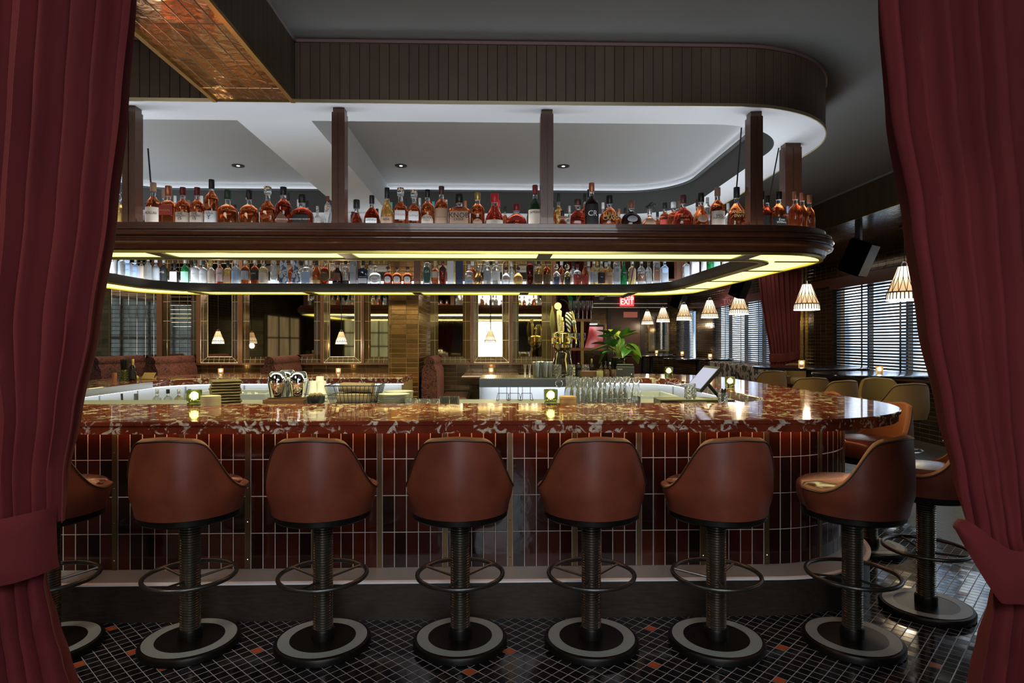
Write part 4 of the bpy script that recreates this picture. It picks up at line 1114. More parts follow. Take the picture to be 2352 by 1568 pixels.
# ---- upper row, front: px, top py, width px, style, liquid, cap, description, label, texts
GU = 'spirit bottles on the front gallery'
LZ = SHZ+RIS+.0015
def zt(py, Y): return atY(1176, py, Y)[2]*1.0 - LZ
U = [
 (276,448,15,'std','gold','glass','golden bottle with clear stopper beside the left curtain',None,None),
 (290,429,18,'std','gold','black','black capped golden bottle tucked against the leftmost post',None,None),
 (352,425,34,'std','amber','tan','amber whisky bottle with tan capsule and cream label right of the leftmost post',('cream',.03,482,75),[('MACALLAN',496,11,'black')]),
 (387,432,38,'square','amber','copper','square amber whisky bottle with a slanted red label',('red',478,500,40),[('~7',489,6,'gold')]),
 (420,435,33,'std','amber','red','left one of twin amber bottles with red caps and cream labels',('cream',.03,493,80),[('THE',497,6,'black'),('GLENLIVET',502,7.5,'black'),('15',508,8,'black')]),
 (453,435,33,'std','amber','red','right one of twin amber bottles with red caps and cream labels',('cream',.03,493,80),[('THE',497,6,'black'),('GLENLIVET',502,7.5,'black'),('15',508,8,'black')]),
 (486,417,32,'tall','amber','black','tallest amber bottle with white label and small dark emblem left of the second post',('white',.03,490,75),[('~6',495,8,'black'),('Y',505,11,'black')]),
 (523,441,50,'squat','amber','green','broad round amber bottle with dark green stopper',None,None),
 (572,441,47,'squat','amber','black','broad round amber bottle with tall black neck sleeve marked six',None,[('6',463,6,'white')]),
 (615,432,35,'decan','amber','glass','amber decanter bottle with long clear glass neck and stopper',None,None),
 (651,433,38,'std','deep','black','deep red whiskey bottle with pointed dark diamond label',('brown',.03,492,55,'diamond'),[('RITTENHOUSE',509,6,'white')]),
 (694,450,54,'squat','deep','black','wide dark red flask bottle with white lettering just above the rim',('black',.03,498,40),[('WOODFORD RESERVE',509,4.6,'white')]),
 (753,453,17,'slim','clear','red','slim clear glass bottle with red top leaning on the second post',None,None),
 (819,461,32,'tear','deep','black','small dark teardrop bottle right of the second post',None,None),
 (854,451,38,'round','deep','black','dark red round shouldered bottle with long black cap and white label',('white',.03,504,45),[('~9',509,5.5,'black')]),
 (889,433,31,'wine','gold','black','slender golden brown wine shaped bottle with black capsule',('tan',.03,501,70),[('NOA',508,6,'black')]),
 (920,433,34,'decan','amber','glass','left of two amber decanters with chunky glass stoppers and red banner labels',('white',486,507,38),[('~8',496,6,'red')]),
 (951,438,33,'decan','amber','glass','right of two amber decanters with chunky glass stoppers and red banner labels',('white',488,509,38),[('~8',498,6,'red')]),
 (982,437,33,'std','amber','black','amber bottle with arched cream label and black cap',('cream',.03,496,60,'arch'),[('NELSON',503,6.5,'black'),('~5',509,5.5,'black')]),
 (1014,429,33,'std','amber','brown','tall amber bottle with brown capsule and wide tan label',('tan',.03,481,80),[('~11',502,4,'black')]),
 (1055,447,52,'square','amber','black','wide square amber bottle with pale lettered label and black pourer',('tan',.03,489,42),[('KNOB',499,13,'black'),('CREEK',508,6.5,'black')]),
 (1097,443,35,'std','amber','gold','amber bottle with dark gold foil neck and round tan label',('tan',.03,505,40,'arch'),[('~5',510,5,'black')]),
 (1136,445,48,'bell','red','wax','amber bell shaped bottle dipped in bright red wax',('cream',.03,508,60),None),
 (1186,469,52,'round','red','red','low round ruby bottle with short red cap',('red',496,508,28,'oval'),None),
 (1229,425,33,'std','dgreen','red','dark green whiskey bottle with cream label beside the third post',('cream',.03,483,82),[('JAMESON',490,9,'black')]),
 (1283,444,20,'std','gold','black','thin golden bottle with black cap just right of the third post',None,None),
 (1292,483,28,'round','deep','black','low dark bottle with banner label right of the third post',('brown',497,508,50),None),
 (1327,457,38,'decan','red','brown','cut glass ruby decanter with round dark stopper',None,None),
 (1359,419,34,'std','dark','copper','tall black bottle with copper neck and white script letters',('black',.03,470,80),[('CR',492,14,'white')]),
 (1400,448,50,'round','amber','black','round amber bottle with raised gold lettering',('brown',.05,503,1),[('ELIJAH',494,10,'gold'),('CRAIG',503,10,'gold')]),
 (1450,460,52,'round','dark','wood','dark round bottle with wooden stopper and grey oval seal',('grey',496,511,30,'oval'),None),
 (1492,478,36,'round','amber','silver','amber bottle with a small horse figure on its stopper',('tan',.03,500,50),None),
 (1527,464,27,'std','amber','black','amber bottle with tall dark purple cap behind the horse stopper',('red',.03,504,70),None),
 (1547,462,30,'std','amber','white','amber bottle with pale banded cap left of the big globe bottle',None,None),
 (1569,446,50,'round','red','brown','big globe shaped ruby bottle with dark stopper and raised letters',None,[('~6',497,7,'gold'),('~7',505,6,'gold')]),
 (1610,441,38,'bell','amber','black','amber bottle with pale round seal and black cap',('tan',494,511,40,'oval'),None),
 (1625,451,18,'slim','clear','white','white capped clear bottle behind the pale seal bottle',None,None),
 (1648,428,35,'std','amber','tan','amber bottle wrapped in tan paper collar with pale label',('cream',.03,484,72),[('BASIL',495,6,'black'),('HAYDEN',501,6,'black')]),
 (1692,427,46,'round','amber','black','curved amber flask with gold wing pattern and raised letters',None,[('ANGELS',487,7.5,'gold'),('ENVY',496,7.5,'gold')]),
 (1752,436,18,'std','amber','black','narrow amber bottle just right of the fourth post',None,None),
 (1763,446,26,'std','deep','black','deep amber bottle with dark label right of the fourth post',('black',.03,493,70),None),
 (1789,437,36,'std','amber','black','amber bottle with black cap and black label near the gallery curve',('black',.03,497,70),[('Evan',504,6.5,'white'),('Williams',510,5.5,'white')]),
]
def put_upper(px, py, w, st, lk, cap, d, lab, tx, Y, group=GU, simple=False):
    w *= .97
    x, _, _ = atY(px, 480, Y); h = zt(py, Y)
    f = lambda v: v if v < 2 else zt(v, Y)
    if lab: lab = (lab[0], f(lab[1]), f(lab[2]), *lab[3:])
    if lab and lab[1] > lab[2]: lab = (lab[0], lab[2], lab[1], *lab[3:])
    if tx: tx = [(s, zt(q, Y), sz*mpp(Y)*1.25, ink) for s, q, sz, ink in tx]
    return bottle((x, Y, LZ), h, w*mpp(Y)*.955, st, lk, cap, d, lab, tx, group, simple=simple)
for (px, py, w, st, lk, cap, d, lab, tx) in U:
    Y = 4.015 if w > 20 else 4.03
    if px in (1625, 753): Y = 4.10
    if px == 1527: Y = 4.16
    if px == 1547: Y = 4.10
    if px in (1763,): Y = 4.06
    if px in (276, 352, 290, 819, 1229, 1292, 1692, 1752): Y = 4.14
    if px == 1283: Y = 4.215
    if px == 1789: Y = 4.06
    if px == 1763: Y = 4.10
    b = put_upper(px, py, w, st, lk, cap, d, lab, tx, Y)
    if px == 1492:      # horse and rider stopper
        mb = MB(); z = zt(480, Y); s = mpp(Y)
        mb.tube([(-9*s,0,z+6*s),(-2*s,0,z+9*s),(5*s,0,z+8*s),(10*s,0,z+13*s),(14*s,0,z+11*s)], 2.2*s, 6)
        for a, c in ((-8,-14),(-5,-2),(4,-1),(8,15)): mb.tube([(a*s,0,z+6*s),((a+c)/2*s,0,z+2*s),(c*s,0,z-1*s)], 1.1*s, 5)
        mb.tube([(-1*s,0,z+9*s),(1*s,0,z+14*s),(5*s,0,z+15*s)], 2*s, 6); mb.ball((6*s,0,z+17*s), 1.9*s, 8, 6)
        obj('horse_stopper', mb, mat('pewter_dark', (.06,.055,.05), .4, .8), b)
# the three matched bottles on the curve
for (px, py, w, d), (x, y) in zip(((1827,436,31,'left of three matching clear necked amber bottles at the gallery curve'),(1843,439,28,'middle of three matching clear necked amber bottles at the gallery curve'),(1859,444,25,'right of three matching clear necked amber bottles at the gallery curve')), ((2.02,4.12),(2.12,4.20),(2.185,4.265))):
    r = ray(px, 470); Y = y; X_ = r[0]/r[1]*Y
    bottle((X_, Y, LZ), zt(py, Y), w*mpp(Y), 'std', 'amber', 'copper', d, None, None, GU)
for px, py, w, Y, cap, d in ((1810,470,15,4.31,'blue','blue capped bottle partly hidden behind the matching bottles at the curve'),):
    put_upper(px, py, w, 'std', 'amber', cap, d, None, None, Y)
# second row behind, only caps and shoulders show between the front ones
cap2 = ['tan','white','tan','white','black','silver','black','silver','black','glass','black','teal','black','silver','teal','glass','copper','wax','black','black','silver','black','black','white','copper','black','black','tan','brown','white']
px2 = [(375,436),(402,450),(433,460),(463,450),(540,470),(600,476),(662,442),(685,457),(706,460),(729,472),(866,477),(898,462),(932,454),(964,452),(995,460),(1025,455),(1069,458),(1146,456),(1160,470),(1270,456),(1308,468),(1343,440),(1352,430),(1385,460),(1422,474),(1436,472),(1510,481),(1560,456),(1601,452),(1672,460)]
for i, ((px, py), cp) in enumerate(zip(px2, cap2)):
    nb = min((abs(u[0]-px), u) for u in U)[1]
    put_upper(px, py+4, 17, 'std', 'clear' if cp in ('white','silver','glass') else 'amber', cp, 'partly hidden bottle with %s top behind the %s' % (cp if cp not in ('wax',) else 'red', ' '.join(nb[6].split()[:7])), None, None, 4.205, 'second row bottles on the front gallery', simple=True)

# ---- rear row on the lit shelf: px, width, height (m), style, liquid, cap, description, label, texts
GB = 'spirit bottles on the lit rear gallery'
B = [
 (261,17,.30,'tall','clear','white','white printed bottle closest to the left curtain',('white',.03,.22,85),[('~4',.15,.035,'black')]),
 (279,17,.27,'std','clear','silver','plain clear bottle, second from the left curtain',None,None),
 (295,17,.27,'square','lav','silver','pale lavender square bottle, left one of two',('blue',.05,.21,38),[('~5',.11,.02,'black')]),
 (311,16,.27,'square','lav','silver','pale lavender square bottle, right one of two',('blue',.05,.20,38),[('~5',.11,.02,'black')]),
 (325,12,.28,'std','pale','black','cream labelled thin bottle by the stay rod',('cream',.05,.18,70),None),
 (340,17,.30,'tall','clear','silver','tall plain clear bottle right of the stay rod',None,None),
 (358,19,.29,'std','clear','white','clear bottle with grey drawing label',('grey',.06,.20,75),None),
 (376,19,.30,'std','dgreen','silver','black green bottle with white crest',('black',.03,.2,60),[('~4',.14,.04,'white')]),
 (401,21,.245,'square','dark','black','dark square bottle with large white label',('white',.025,.15,40),[('~4',.10,.025,'black')]),
 (425,20,.30,'std','green','silver','bright green bottle with mint label',('mint',.03,.15,70),[('~5',.09,.025,'white')]),
 (449,22,.29,'std','clear','green','peaked white label gin bottle, left one of two',('white',.03,.20,82,'arch'),[('~6',.125,.018,'green' if 0 else 'black')]),
 (467,20,.275,'std','clear','green','peaked white label gin bottle, right one of two',('white',.03,.19,82,'arch'),[('~6',.12,.018,'black')]),
 (485,18,.27,'std','clear','gold','pale bottle with arched cream label and horse rider print',('cream',.04,.17,75,'arch'),None),
 (505,18,.29,'std','amber','wood','brown bottle with white label dated in large numbers',('pink',.04,.19,80),[('1340',.13,.035,'black')]),
 (523,18,.28,'square','gold','black','golden brown square shouldered bottle',('tan',.03,.10,40),None),
 (541,19,.30,'std','blue','silver','clear bottle with pale blue label',('blue',.06,.16,75),None),
 (563,20,.30,'std','amber','silver','amber bottle with plain grey label',('grey',.06,.16,75),None),
 (585,20,.30,'std','amber','silver','amber bottle with black script label',('black',.06,.17,75),[('~5',.13,.028,'white')]),
 (604,21,.29,'std','pale','glass','pale straw bottle with grey green label',('cream',.03,.14,72),None),
 (628,21,.30,'flare','clear','glass','flared clear bottle with figure shaped waist',None,None),
 (651,25,.31,'gourd','blue','white','blue and white painted ceramic gourd bottle',None,None),
 (679,23,.31,'gourd','blue','white','grey painted ceramic gourd bottle with net pattern',None,None),
 (704,25,.30,'square','clear','silver','broad clear bottle with pale etched label',('blue',.03,.15,40),None),
 (727,21,.29,'wine','amber','black','amber long necked bottle right of the etched one',('gold',.02,.06,70),None),
 (746,21,.28,'std','deep','glass','dark amber bottle with bold arched lettering',('darkgold',.05,.14,70),[('~7',.14,.02,'white')]),
 (775,26,.30,'tear','dark','wood','black patterned triangular bottle with wooden top',('brown',.05,.14,50),None),
 (794,17,.29,'tall','clear','black','clear bottle with vertical black lettering and dark band',('black',.015,.055,80),[('~4',.12,.03,'black')]),
 (812,19,.30,'tomb','clear','silver','tall silver tombstone shaped bottle',('grey',.03,.22,40),[('~5',.14,.022,'black')]),
 (834,25,.29,'square','navy','black','dark navy square bottle with white lower label',('white',.025,.08,42),None),
 (862,30,.22,'squat','clear','gball','low round clear bottle with white label and glass stopper',('white',.03,.105,42,'oval'),[('Don Julio',.075,.018,'black')]),
 (891,22,.22,'squat','deep','ball','low dark brown bottle with white oval label',('white',.03,.105,42,'oval'),[('Don Julio',.075,.014,'black')]),
 (912,23,.22,'squat','amber','ball','low amber bottle with white oval label, left one of two',('white',.03,.105,42,'oval'),[('Don Julio',.075,.014,'black')]),
 (936,22,.22,'squat','amber','ball','low amber bottle with white oval label, right one of two',('white',.03,.105,42,'oval'),[('Don Julio',.075,.014,'black')]),
 (959,17,.30,'box','brown','black','tall brown bottle carton with gold script',None,[('~5',.04,.02,'gold')]),
 (981,21,.27,'tomb','clear','black','rounded bottle with dark green oval label and large letters',('green',.03,.21,48,'oval'),[('G4',.155,.04,'white')]),
 (999,18,.27,'std','amber','gold','amber bottle with cream framed label',('cream',.09,.16,60),None),
 (1017,18,.30,'tall','red','red','tall red amber bottle with black round seal',('black',.165,.225,60,'oval'),None),
 (1035,17,.30,'box','white','black','tall pale lavender bottle carton with small orange square',None,None),
 (1055,19,.30,'box','navy','black','tall navy bottle carton with white label',None,None),
 (1077,23,.245,'square','clear','silver','clear square bottle with faint blue bands',('blue',.035,.07,40),[('~4',.05,.016,'black')]),
 (1099,21,.235,'bell','gold','glass','golden conical bottle with dark waist band',('darkgold',.05,.095,70),None),
 (1119,20,.31,'tall','clear','silver','silver frosted bottle, left one of two tall ones',('grey',.06,.17,75),None),
 (1140,20,.31,'tall','clear','silver','silver frosted bottle, right one of two tall ones',('white',.06,.16,75),None),
 (1162,24,.215,'round','clear','ball','low clear flask with dark ball stopper',('white',.02,.07,35),[('~4',.06,.018,'black')]),
 (1190,26,.215,'round','gold','ball','low golden flask with dark ball stopper',('gold',.03,.075,30),[('~4',.06,.018,'black')]),
 (1217,19,.30,'slim','deep','wood','tall textured amber bottle',None,None),
 (1237,20,.30,'std','gold','black','gold bottle with dark octagonal label',('darkgold',.03,.13,65),None),
 (1256,19,.30,'std','amber','red','amber bottle with dark crest label and red top',('darkgold',.03,.13,65),None),
 (1278,24,.245,'round','clear','gball','clear rounded bottle with blue shield label and glass ball',('navy',.02,.10,38),[('7',.08,.02,'white')]),
 (1303,24,.245,'round','pale','gball','pale gold rounded bottle with black shield label',('black',.02,.10,38),[('7',.08,.02,'white')]),
 (1326,21,.25,'std','clear','red','clear bottle with square red label and red cap',('red',.02,.13,70),[('7',.10,.03,'white'),('~7',.065,.012,'white')]),
 (1344,19,.30,'wine','amber','wood','orange amber tapering bottle',('red',.03,.12,40),None),
 (1364,19,.31,'std','pale','silver','pale gold bottle with long grey label',('grey',.04,.16,75),[('THE',.12,.016,'black')]),
 (1381,18,.31,'std','pale','silver','pale gold bottle with black label and white letters',('black',.03,.155,75),[('THE',.10,.016,'white')]),
 (1399,19,.30,'std','gold','white','golden bottle with tan label and large date',('tan',.03,.155,78),[('1146',.11,.03,'black')]),
 (1417,19,.30,'tomb','clear','silver','clear bottle with large agave plant drawing',('grey',.05,.22,40),[('*',.16,.10,'black')]),
 (1433,17,.32,'wine','green','green','vivid green bottle between two clear ones',('green',.13,.17,60),[('VIDA',.15,.02,'white')]),
 (1452,21,.31,'std','pale','silver','pale gold bottle with tan rectangular label',('tan',.09,.20,60),None),
 (1473,20,.31,'std','clear','white','clear bottle with brown stag skull label',('brown',.055,.14,68),[('V',.10,.05,'white')]),
 (1490,17,.30,'std','clear','glass','clear bottle with bumpy textured glass',None,None),
 (1508,18,.31,'tomb','clear','silver','clear bottle with tall brown label and pale letters',('brown',.055,.20,40),[('~6',.17,.014,'white')]),
 (1526,20,.31,'square','blue','blue','pale blue square gin bottle with oval portrait',('blue',.13,.22,30,'oval'),None),
]
for (px, w, h, st, lk, cap, d, lab, tx) in B:
    Y = 7.135
    if px < 400:   # round the left inner corner
        k = (400-px)/140.; Y = 7.135 - .95*k*k
    if px > 1480: Y = 7.135 - .30*((px-1480)/60.)**2
    x = atY(px, 620, Y)[0]
    sc = 1.
    bottle((x, Y, SHZ+.002), h, w*mpp(Y)*.875, st, lk, cap, d + ' on the rear gallery', lab, tx, GB)
# right return of the gallery, seen across the ring
RT = [(1545,16,6.55,.27,'square','clear','silver','clear bottle with grey label where the rear gallery turns',('grey',.05,.18,38)),
      (1563,20,6.28,.28,'square','lav','silver','lavender square bottle on the right side of the gallery',('white',.05,.20,38)),
      (1587,12,6.0,.30,'std','clear','white','narrow white labelled bottle on the right side of the gallery',('white',.03,.20,80)),
      (1601,16,5.82,.30,'std','green','green','green bottle on the right side of the gallery',None),
      (1615,17,5.65,.30,'std','mint','silver','mint green bottle on the right side of the gallery',('mint',.04,.15,60)),
      (1632,14,5.42,.30,'box','white','black','white printed bottle carton left of the stay rod',None),
      (1648,17,5.22,.30,'box','white','black','white printed bottle carton right of the stay rod',None),
      (1664,12,5.02,.28,'std','amber','wood','amber bottle end of the right gallery row',None)]
for px, w, Y, h, st, lk, cap, d, lab in RT:
    x = max(1.99, atY(px, 620, Y)[0]); bottle((x, Y, SHZ+.002), h, w*mpp(Y), st, lk, cap, d, lab, None, GB)
# second row at the back, seen as necks and glints between the front ones
px3 = list(range(440, 740, 21)) + [772, 850, 1000, 1045, 1085, 1128, 1175, 1225, 1290, 1316] + list(range(1352, 1470, 20))
for i, px in enumerate(px3):
    Y = 7.28; x = atY(px, 620, Y)[0]; nb = min((abs(u[0]-px), u) for u in B)[1]
    k = i % 4
    if min(abs(x-q) for q in (-3.8, -1.6, .4)) < .11: continue
    bottle((x, Y, SHZ+.002), .29+.008*(i % 3), 17*mpp(Y), 'std', ('clear','clear','gold','amber')[k], ('black','silver','gold','white')[k], 'partly hidden bottle behind the ' + ' '.join(nb[6].split()[:8]), None, None, 'second row bottles on the rear gallery', simple=True)
# ================================================================ CANDLES
VOT_G = mat('green_ribbed_glass', (.42,.50,.20), .05, trans=.97, ior=1.3)
VOT_A = mat('amber_votive_glass', (.95,.78,.50), .1, trans=.85, ior=1.25, emit=(1,.5,.18), es=.12)
def votive(p, label, s=1., green=True, e=.5):
    t = thing('votive_candle', label, 'candle', p, 0, 'glowing votive candles')
    g = VOT_G if green else VOT_A; R0 = .038*s; H = .088*s; n = 48
    loops = []
    for r, z in ((.92,0),(1,.006),(1,.20),(.9,.24),(1,.30),(1.04,.92),(1.04,1.)):
        loops.append([(R0*r*(1+(.05 if (i % 2 and .25 < z < .95) else 0))*math.cos(2*PI*i/n), R0*r*(1+(.05 if (i % 2 and .25 < z < .95) else 0))*math.sin(2*PI*i/n), H*z) for i in range(n)])
    for r, z in ((.93,1.),(.90,.9),(.86,.34)): loops.append([(R0*r*math.cos(2*PI*i/n), R0*r*math.sin(2*PI*i/n), H*z) for i in range(n)])
    mb = MB(); mb.loft(loops, cap=True); obj('holder', mb, g, t, smooth=30)
    obj('flame', MB().ball((0,0,H*.62), R0*.62, 12, 8, sz=1.0), FLAME, t)
    L = bpy.data.lights.new('candle_light', 'POINT'); L.energy = e; L.color = (1,.72,.34); L.shadow_soft_size = .02
    lo = bpy.data.objects.new('candle_light', L); C.objects.link(lo); lo.location = (p[0], p[1], p[2]+H*1.35)
for px, py, h, s, g, lb in ((446,924,HB,1.1,1,'green ribbed glass candle on the front counter beside the coaster stack'),
    (1265,926,HB,1.1,1,'green ribbed glass candle on the front counter beside the round wooden box'),
    (1536,867,HB,1.25,1,'green glass candle on the far right marble counter behind the carafes'),
    (1677,893,HB,1.05,1,'green glass candle on the right marble counter beside the till screen'),
    (1841,838,HB,1.2,0,'small amber candle on the second high table by the burgundy curtain'),
    (2020,854,HB,1.05,0,'amber candle on the nearest high table before the blinds'),
    (1690,862,HB,1.25,0,'small amber candle on the white lit table left of the burgundy curtain')):
    p = atH(px, py, h)
    if px in (446, 1265): p = atY(px, py, 4.12)[:2] + (h,)
    if px == 1536: p = (atY(px, py, 7.35)[0], 7.35, h)
    if px == 1677: p = (2.12, 5.35, h) if 0 else (atY(px, py, 5.6)[0], 5.6, h)
    if px == 1841: p = (T2[0]-.05, T2[1]-.05, h); p = (atY(px, py, p[1])[0], p[1], h)
    if px == 2020: p = (atY(px, py, T1[1])[0], T1[1], h)
    if px == 1690: p = (4.9 + .3, 15.2, h)
    votive(p, lb, s, g)
for px, Y, lb in ((1508,20.7,'tiny candle on the farthest black table'),(1567,18.6,'tiny candle on the far black table under the hanging lamps')):
    x = atY(px, 835, Y)[0]; votive((x, Y, HB), lb, 1.3, 0)

# ================================================================ THINGS ON THE FRONT COUNTER
KHAKI = mat('khaki_linen', (.13,.10,.055), .95, bump=(180,.3)); KHAKI2 = mat('tan_towel', (.24,.18,.12), .95, bump=(140,.3))
def folded(w, d, h, wave, seed):
    """a folded cloth: rounded fold in front, slight sag"""
    rnd = random.Random(seed); loops = []
    for i in range(9):
        x = -w/2 + w*i/8; sg = wave*math.sin(i*1.1+seed)*.5
        l = []
        for k in range(14):
            a = 2*PI*k/14; cy, cz = math.cos(a), math.sin(a)
            l.append((x, math.copysign(abs(cy)**.4, cy)*d/2, h/2 + math.copysign(abs(cz)**.8, cz)*h/2 + sg*(.3+.7*(cy < 0))))
        loops.append(l)
    mb = MB(); mb.loft(loops, cap=True); return mb
p = atY(504, 920, 4.36); z = LED
for i in range(9):
    m = folded(.185, .20, .019, .0014, i)
    tag(obj('folded_napkin', m, KHAKI, None, loc=(p[0]+.003*math.sin(i*2), 4.45, z), rot=(0, 0, R(28+3*math.sin(i*1.7)))),
        'olive folded napkin, %s in the pile behind the left candle' % ['lowest','second from the bottom','third from the bottom','fourth from the bottom','middle one','fourth from the top','third from the top','second from the top','topmost'][i], 'napkin', 'olive napkin pile')
    z += .0196
p = atY(482, 928, 4.10); z = HB
COAST = mat('cream_paper', (.42,.37,.26), .9)
ordn = ['lowest','second lowest','third lowest','fourth lowest','fifth lowest','sixth from the bottom','fifth from the top','fourth from the top','third from the top','second from the top','top']
for i in range(11):
    tag(obj('paper_coaster', MB().lathe([(.058,0),(.060,.001),(.060,.0045),(.058,.0054)], n=28), COAST, None, loc=(p[0]+.0012*math.sin(i*3), 4.115, z)), 'round cream coaster, %s of the stack on the marble' % ordn[i], 'coaster', 'cream coaster stack'); z += .0056
# cutlery jars (mirror steel) with utensils
def jar(px, Y, lab, s=1.):
    p = atY(px, 915, Y)
    t = thing('steel_tumbler', lab, 'tumbler', (p[0], Y, LED), 0, 'mirror steel ribbed tumblers')
    n = 24; H = .155*s
    pr = [(.036,0),(.038,.004)] + [q for k in range(12) for q in ((.040+.0018*k, .008+.0075*k), (.0415+.0018*k, .0115+.0075*k))] + [(.064,.105),(.062,.122),(.054,.140),(.045,.152),(.038,.155)]
    obj('body', MB().lathe([(r*1.06, z*s) for r, z in pr], n=n), CHROME, t, smooth=50)
    return t
for px, Y, lab in ((638,4.41,'mirror steel ribbed tumbler, leftmost behind the cutlery tray'),(660,4.63,'mirror steel ribbed tumbler standing behind the other two'),(686,4.41,'mirror steel ribbed tumbler nearest the white cups')): jar(px, Y, lab, 1.5)
# tray with utensils
p0 = atY(612, 925, 4.30); p1 = atY(704, 925, 4.30)
t = thing('wooden_tray', 'shallow brown wooden tray below the steel tumblers', 'tray', ((p0[0]+p1[0])/2, 4.28, LED)); a = (p1[0]-p0[0])/2
mb = MB().box(-a,a,-.05,.05,0,.006).box(-a,a,-.05,-.042,.006,.052).box(-a,a,.042,.05,.006,.06).box(-a,-a+.008,-.042,.042,.006,.052).box(a-.008,a,-.042,.042,.006,.052)
obj('tray_body', mb, wood('tray_wood', (.13,.055,.022), (.19,.085,.035), .45, (1,6,6)), t, smooth=0)
for i in range(3):
    tag(obj('bar_spoon', MB().tube([(-.13,.0,.0),(.06,.0,.006),(.085,.0,.004)], .004, 6).ball((.10,0,.005), .014, 10, 6, sy=.7, sz=.3), (CHROME, BRASS, CHROME)[i], None, loc=(p0[0]+.16+.02*i, 4.262+.020*i, LED+.064), rot=(0,R(-3),R(2*i-2))), ['steel bar spoon lying left on the wooden tray','brass handled spoon lying across the wooden tray','steel spoon lying right on the wooden tray'][i], 'spoon')
p = atY(722, 912, 4.28)
t = thing('black_bowl', 'small dark bowl of little corks beside the wire basket', 'bowl', (p[0]+.01, 4.285, LED))
obj('bowl_body', MB().lathe([(.03,0),(.055,.03),(.06,.075),(.055,.075),(.03,.045)], n=24), mat('slate_bowl', (.02,.028,.03), .3), t)
mb = MB()
for i in range(6): mb.ball((.032*math.cos(i*1.05), .032*math.sin(i*1.05), .080), .014, 8, 6)
obj('corks', mb, mat('cork', (.22,.15,.08), .8), t, kind='stuff')
# white paper cups
def cup(x, y, z, lab):
    t = thing('paper_cup', lab, 'cup', (x, y, z), 0, 'white paper cups')
    obj('cup_body', MB().lathe([(.026,.0),(.036,.088),(.038,.090),(.036,.094),(.0345,.09),(.025,.003)], n=24), mat('white_paper', (.72,.72,.72), .6), t)
    return t
def stack(px, Y, n, where, flip=True):
    p = atY(px, 900, Y)
    nm = ['bottom cup','second cup','third cup','fourth cup','fifth cup']
    z = LED
    for i in range(n):
        c = cup(p[0], Y, z, 'white upturned paper cup, %s of the %s stack' % (nm[i] if i < n-1 or n == 1 else 'top cup', where))
        for ch in c.children: ch.scale = (1, 1, -1); ch.location.z = .094
        z += .094 if i < 0 else .024
stack(719, 4.42, 4, 'left'); stack(740, 4.42, 4, 'right'); 
p = atY(738, 870, 4.62); stack(735, 4.56, 5, 'taller back')
# wire basket with rolled towels
p0 = atY(746, 925, 4.36); p1 = atY(868, 925, 4.36); bx = (p0[0]+p1[0])/2; ba = (p1[0]-p0[0])/2
t = thing('wire_basket', 'black wire basket holding tan towels on the work shelf', 'basket', (bx, 4.50, LED))
mb = MB(); d = .14; hb = .135
def rect(a, d, z): return [(-a,-d,z),(a,-d,z),(a,d,z),(-a,d,z)]
a0 = ba*.80
mb.tube(rect(ba, d, hb), .0042, 6, True); mb.tube(rect(a0, d*.85, .004), .0035, 6, True); mb.tube(rect((ba+a0)/2, d*.92, hb*.5), .002, 5, True)
for i in range(13):
    f = -1+2*i/12
    for s in (-1, 1): mb.tube([(ba*f, s*d, hb), (a0*f, s*d*.85, .004)], .0022, 5)
for i in range(1, 8):
    f = -1+2*i/8
    for s in (-1, 1): mb.tube([(s*ba, d*f, hb), (s*a0, d*.85*f, .004)], .0022, 5)
obj('wire_frame', mb, BLACKM, t)
for i, (y, z, lb) in enumerate(((-.055,.006,'front lower'),(.06,.006,'rear lower'),(.0,.084,'upper'))):
    o = obj('towel', folded(a0*1.5, .10 if i < 2 else .17, .072 if i < 2 else .062, .004, i+3), KHAKI2, None, loc=(bx+.005*i, 4.50+y, LED+z), rot=(0, R((0,0,2)[i]), 0))
    tag(o, '%s tan towel rolled in the black wire basket' % lb, 'towel', 'tan towels in the basket')
# plates
PLATE = mat('speckled_plate', (.62,.61,.58), .35)
def plate_mb(r): return MB().lathe([(r*.55,0),(r*.62,.002),(r*.98,.013),(r,.0155),(r*.98,.0165),(r*.62,.006),(r*.02,.005)], n=40)
for k, (px, Y, n, r, nm, zz) in enumerate(((903,4.45,6,.110,'front',0),(914,4.69,6,.110,'rear',0))):
    x = atY(px, 905, Y)[0]; z = LED
    for i in range(n):
        t = thing('plate', 'white speckled plate, %s in the %s plate stack' % (['bottom one','second from bottom','third from bottom','third from top','second from top','top one'][i], nm), 'plate', (x+.001*i, Y, z), 0, 'white plate stacks')
        obj('dish', plate_mb(r), PLATE, t)
        obj('rim_band', MB().torus((0,0,.0155), r-.001, .0014, 40, 5), mat('olive_rim', (.10,.10,.05), .5), t)
        z += .0115
# low glass lids / ashtrays right of the plates
for i, (px, w, h, dark) in enumerate(((943,28,.05,0),(973,24,.045,0),(996,24,.045,0),(1021,22,.062,1),(1044,22,.062,1))):
    Y = 4.36; x = atY(px, 920, Y)[0]; r = w/2*mpp(Y)
    t = thing('low_glass', ['low clear glass bowl next to the plates','low clear glass dish, second from the plates','low clear glass dish, third from the plates','short dark glass, left of the pair in mid counter','short dark glass, right of the pair in mid counter'][i], 'glass', (x, Y, LED), 0)
    obj('bowl', MB().lathe([(r*.8,0),(r,.01),(r,h),(r*.92,h),(r*.9,.012)], n=28), mat('smoky_glass', (.35,.35,.33), .05, trans=.9, ior=1.35) if dark else GLASSW, t)
